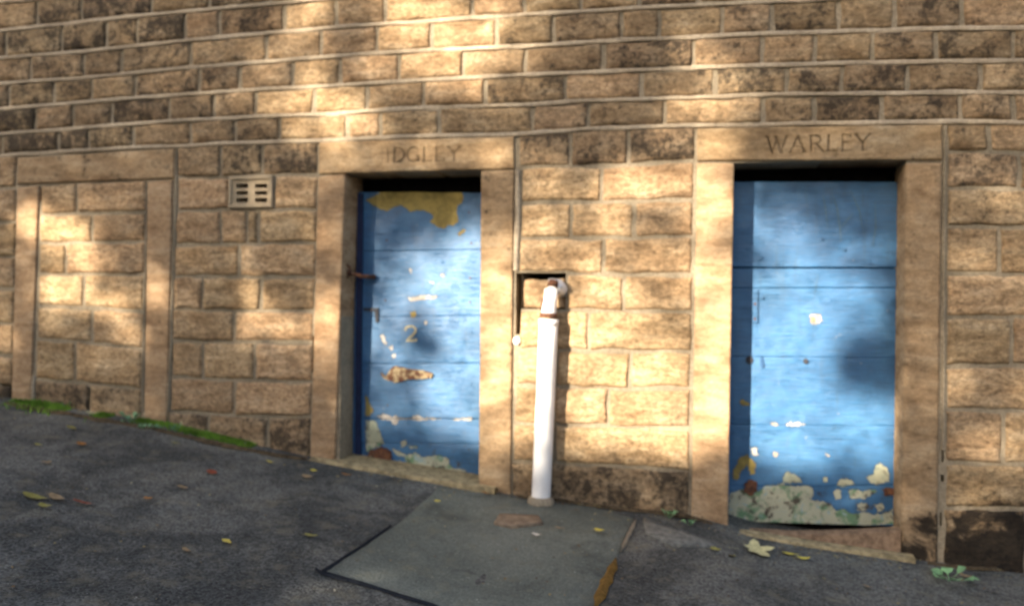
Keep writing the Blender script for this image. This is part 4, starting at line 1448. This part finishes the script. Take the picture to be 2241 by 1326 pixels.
DOOR_LIT = [(1760, 760, 120, 190, .75), (990, 720, 75, 180, .85), (1770, 930, 120, 70, .9), (955, 605, 85, 60, .85), (1020, 660, 65, 150, .95), (890, 690, 80, 50, .7), (850, 740, 40, 50, .5), (1000, 850, 80, 100, .75), (1025, 940, 50, 40, .8), (880, 870, 70, 60, .35), (1000, 510, 60, 40, .3),
            (1720, 490, 70, 55, .5), (1830, 520, 90, 80, .25), (1735, 860, 110, 140, 1.0), (1790, 690, 100, 70, .9), (1860, 930, 105, 70, .95), (1800, 610, 80, 35, .6), (1690, 700, 60, 80, .6), (1790, 1010, 22, 40, .7), (1700, 975, 70, 30, .7), (1900, 990, 60, 25, .6)]
SHIFT = Vector((SUN.x, 0, SUN.z)) * (YD / 1.0)
for px, py, rx, ry, a_ in DOOR_LIT:
    p = at(px, py, YD) + Vector((SHIFT.x, -YD, SHIFT.z))
    q = project(p)
    LIT.append((q[0], q[1], rx * 1.15, ry * 1.15, a_))
DIM = [(1790, 1075, 190, 48, .92), (920, 1010, 140, 42, .92), (1790, 420, 200, 40, .7), (835, 560, 40, 120, .6), (890, 465, 150, 75, .98), (1890, 430, 110, 60, .6), (920, 752, 45, 40, .8), (1890, 790, 75, 80, .65), (930, 985, 110, 38, .7)]
DIMW = []
for px, py, rx, ry, a_ in DIM:
    p = at(px, py, YD) + Vector((SHIFT.x, -YD, SHIFT.z))
    q = project(p); DIMW.append((q[0], q[1], rx, ry, a_))
nr = np.random.default_rng(3)
N = 170000
X = nr.uniform(-9.5, 5.0, N); Zw = nr.uniform(-1.5, 5.2, N); T_ = nr.uniform(12.0, 16.5, N)
dx = X - CAM.x; dy = 0 - CAM.y; dz = Zw - CAM.z
zc = dx * fw.x + dy * fw.y
PX = W / 2 + F * (dx * cr.x + dy * cr.y + dz * cr.z) / zc
PY = H / 2 - F * (dx * cu.x + dy * cu.y + dz * cu.z) / zc
lit = np.zeros(N)
for px, py, rx, ry, a_ in LIT:
    e = ((PX - px) / rx) ** 2 + ((PY - py) / ry) ** 2
    lit = 1 - (1 - lit) * (1 - a_ * np.exp(-e ** 1.6 * .7))
for px, py, rx, ry, a_ in DIMW:
    e = ((PX - px) / rx) ** 2 + ((PY - py) / ry) ** 2
    lit *= 1 - a_ * np.exp(-e ** 1.6 * .7)
inside = (PX > -60) & (PX < 2300) & (PY > -80) & (PY < 1340)
# beyond the photograph: the same kind of broken cover
rough_ = np.array([.5 + .9 * nz(a_ * 1.6, b_ * 1.9, 4.0) for a_, b_ in zip(X[::1], Zw[::1])])
lit = np.where(inside, lit, np.clip(rough_ - .35, 0, .9))
basez = np.interp(X, [b[0] for b in BASE], [b[1] for b in BASE])
low = Zw < basez + .12
lit = np.where(low, np.minimum(lit, .0), lit)
trans = np.clip(.07 + .93 * lit, .07, .995)
trans = np.where(low, .05, trans)
TAU = 3.2
keep = nr.uniform(0, 1, N) < (-np.log(trans) / TAU)  # crown thinned where sun patches fall, so its shape sets the light
X, Zw, T_ = X[keep], Zw[keep], T_[keep]
C0 = np.stack([X + SUN.x * T_, -T_, Zw + SUN.z * T_], 1)
n_ = len(C0)
# leaves: pointed quads folded a little, random facing
d1_ = nr.normal(size=(n_, 3)); d1_ /= np.linalg.norm(d1_, axis=1)[:, None]
d2_ = np.cross(d1_, nr.normal(size=(n_, 3))); d2_ /= np.linalg.norm(d2_, axis=1)[:, None]
Ls = nr.uniform(.045, .075, n_)[:, None]; Ws = Ls * nr.uniform(.55, .8, n_)[:, None]
V = np.stack([C0 - d1_ * Ls, C0 + d2_ * Ws - d1_ * Ls * .2, C0 + d1_ * Ls, C0 - d2_ * Ws - d1_ * Ls * .2], 1).reshape(-1, 3)
me = bpy.data.meshes.new('crown')
me.vertices.add(n_ * 4); me.vertices.foreach_set('co', V.astype(np.float32).ravel())
me.loops.add(n_ * 4); me.loops.foreach_set('vertex_index', np.arange(n_ * 4, dtype=np.int32))
me.polygons.add(n_); me.polygons.foreach_set('loop_start', np.arange(n_, dtype=np.int32) * 4)
me.update(calc_edges=True)
tx, ty = -11.55, -15.0
tree = empty('broadleaf_tree', (tx, ty, ground_z(tx, ty)))
tag(tree, 'broadleaf tree across the lane, behind the viewer, dappling the wall with shade', 'tree')
TO = Vector(tree.location)
crown = link('crown', me, M_LEAF); crown['kind'] = 'stuff'
crown.parent = tree; crown.matrix_parent_inverse = Matrix.Translation(-TO)
g0 = ground_z(tx, ty)
o = tube('trunk', [(tx, ty, g0 - .1), (tx, ty, g0 + .2), (tx + .05, ty, g0 + 1.6), (tx - .05, ty - .1, g0 + 3.2), (tx + .1, ty, g0 + 5.2), (tx + .15, ty, g0 + 7)], [.42, .30, .22, .17, .10, .03], M_BARK, None, 16)
o.parent = tree; o.matrix_parent_inverse = Matrix.Translation(-TO)
for i, (ax, ay, az, h_) in enumerate([(-3.4, 1.4, 1.6, 2.4), (3.4, 1.6, 1.2, 2.6), (-1.8, 1.8, 2.2, 3.4), (1.8, 1.9, 1.6, 3.2), (4.4, 1.2, 2.0, 4.0), (-4.2, .8, 1.2, 4.2), (.4, 2.0, 1.4, 4.6)]):
    s_ = Vector((tx, ty, g0 + h_)); e_ = s_ + Vector((ax, ay, az)); m_ = s_.lerp(e_, .5) + Vector((0, 0, .25))
    o = tube('limb', [s_, s_.lerp(m_, .5) + Vector((0, 0, .08)), m_, m_.lerp(e_, .5) + Vector((0, 0, .05)), e_], [.07, .055, .04, .022, .008], M_BARK, None, 10)
    o.parent = tree; o.matrix_parent_inverse = Matrix.Translation(-TO)

# ------------------------------------------------------------------ unseen row of leaves added behind the viewer to darken door reflections
n_ = 26000
hx = nr.uniform(-16, 11, n_); hy = nr.uniform(-11.6, -10.4, n_); hz = nr.uniform(0, 1, n_) ** .8 * (2.3 + .35 * np.sin(hx * 1.3) + .2 * np.sin(hx * 3.1))
hg = np.interp(hx, [b[0] for b in BASE], [b[1] for b in BASE]) + CROSS * hy
C0 = np.stack([hx, hy, hz + hg + .05], 1)
d1_ = nr.normal(size=(n_, 3)); d1_ /= np.linalg.norm(d1_, axis=1)[:, None]
d2_ = np.cross(d1_, nr.normal(size=(n_, 3))); d2_ /= np.linalg.norm(d2_, axis=1)[:, None]
Ls = nr.uniform(.06, .10, n_)[:, None]; Ws = Ls * .7
V = np.stack([C0 - d1_ * Ls, C0 + d2_ * Ws, C0 + d1_ * Ls, C0 - d2_ * Ws], 1).reshape(-1, 3)
me = bpy.data.meshes.new('foliage')
me.vertices.add(n_ * 4); me.vertices.foreach_set('co', V.astype(np.float32).ravel())
me.loops.add(n_ * 4); me.loops.foreach_set('vertex_index', np.arange(n_ * 4, dtype=np.int32))
me.polygons.add(n_); me.polygons.foreach_set('loop_start', np.arange(n_, dtype=np.int32) * 4)
me.update(calc_edges=True)
added_hedge = empty('added_hedge', (-2.5, -11, ground_z(-2.5, -11)))
tag(added_hedge, 'unseen long green row of leaves added behind the viewer to darken the door reflections', 'added_hedge')
o = link('foliage', me, M_LEAF); o['kind'] = 'stuff'
o.parent = added_hedge; o.matrix_parent_inverse = Matrix.Translation(-Vector(added_hedge.location))

# ------------------------------------------------------------------ unseen foliage belt added behind the viewer to block the low sky
n_ = 16000
wx = nr.uniform(-42, 26, n_); wy = nr.uniform(-27, -22.5, n_)
top = 6.6 + .9 * np.sin(wx * .7) + .6 * np.sin(wx * 1.9 + 1)
wz = nr.uniform(0, 1, n_) * top
wg = np.interp(wx, [b[0] for b in BASE], [b[1] for b in BASE]) + CROSS * -12
C0 = np.stack([wx, wy, np.minimum(wz + wg, 7.6)], 1)
d1_ = nr.normal(size=(n_, 3)); d1_ /= np.linalg.norm(d1_, axis=1)[:, None]
d2_ = np.cross(d1_, nr.normal(size=(n_, 3))); d2_ /= np.linalg.norm(d2_, axis=1)[:, None]
Ls = nr.uniform(.18, .34, n_)[:, None]; Ws = Ls * .7
V = np.stack([C0 - d1_ * Ls, C0 + d2_ * Ws, C0 + d1_ * Ls, C0 - d2_ * Ws], 1).reshape(-1, 3)
me = bpy.data.meshes.new('added_woodland')
me.vertices.add(n_ * 4); me.vertices.foreach_set('co', V.astype(np.float32).ravel())
me.loops.add(n_ * 4); me.loops.foreach_set('vertex_index', np.arange(n_ * 4, dtype=np.int32))
me.polygons.add(n_); me.polygons.foreach_set('loop_start', np.arange(n_, dtype=np.int32) * 4)
me.update(calc_edges=True)
tag(link('added_woodland', me, M_LEAF), 'unseen dense green foliage belt added behind the viewer to block the low sky', 'added_woodland', None, 'stuff')
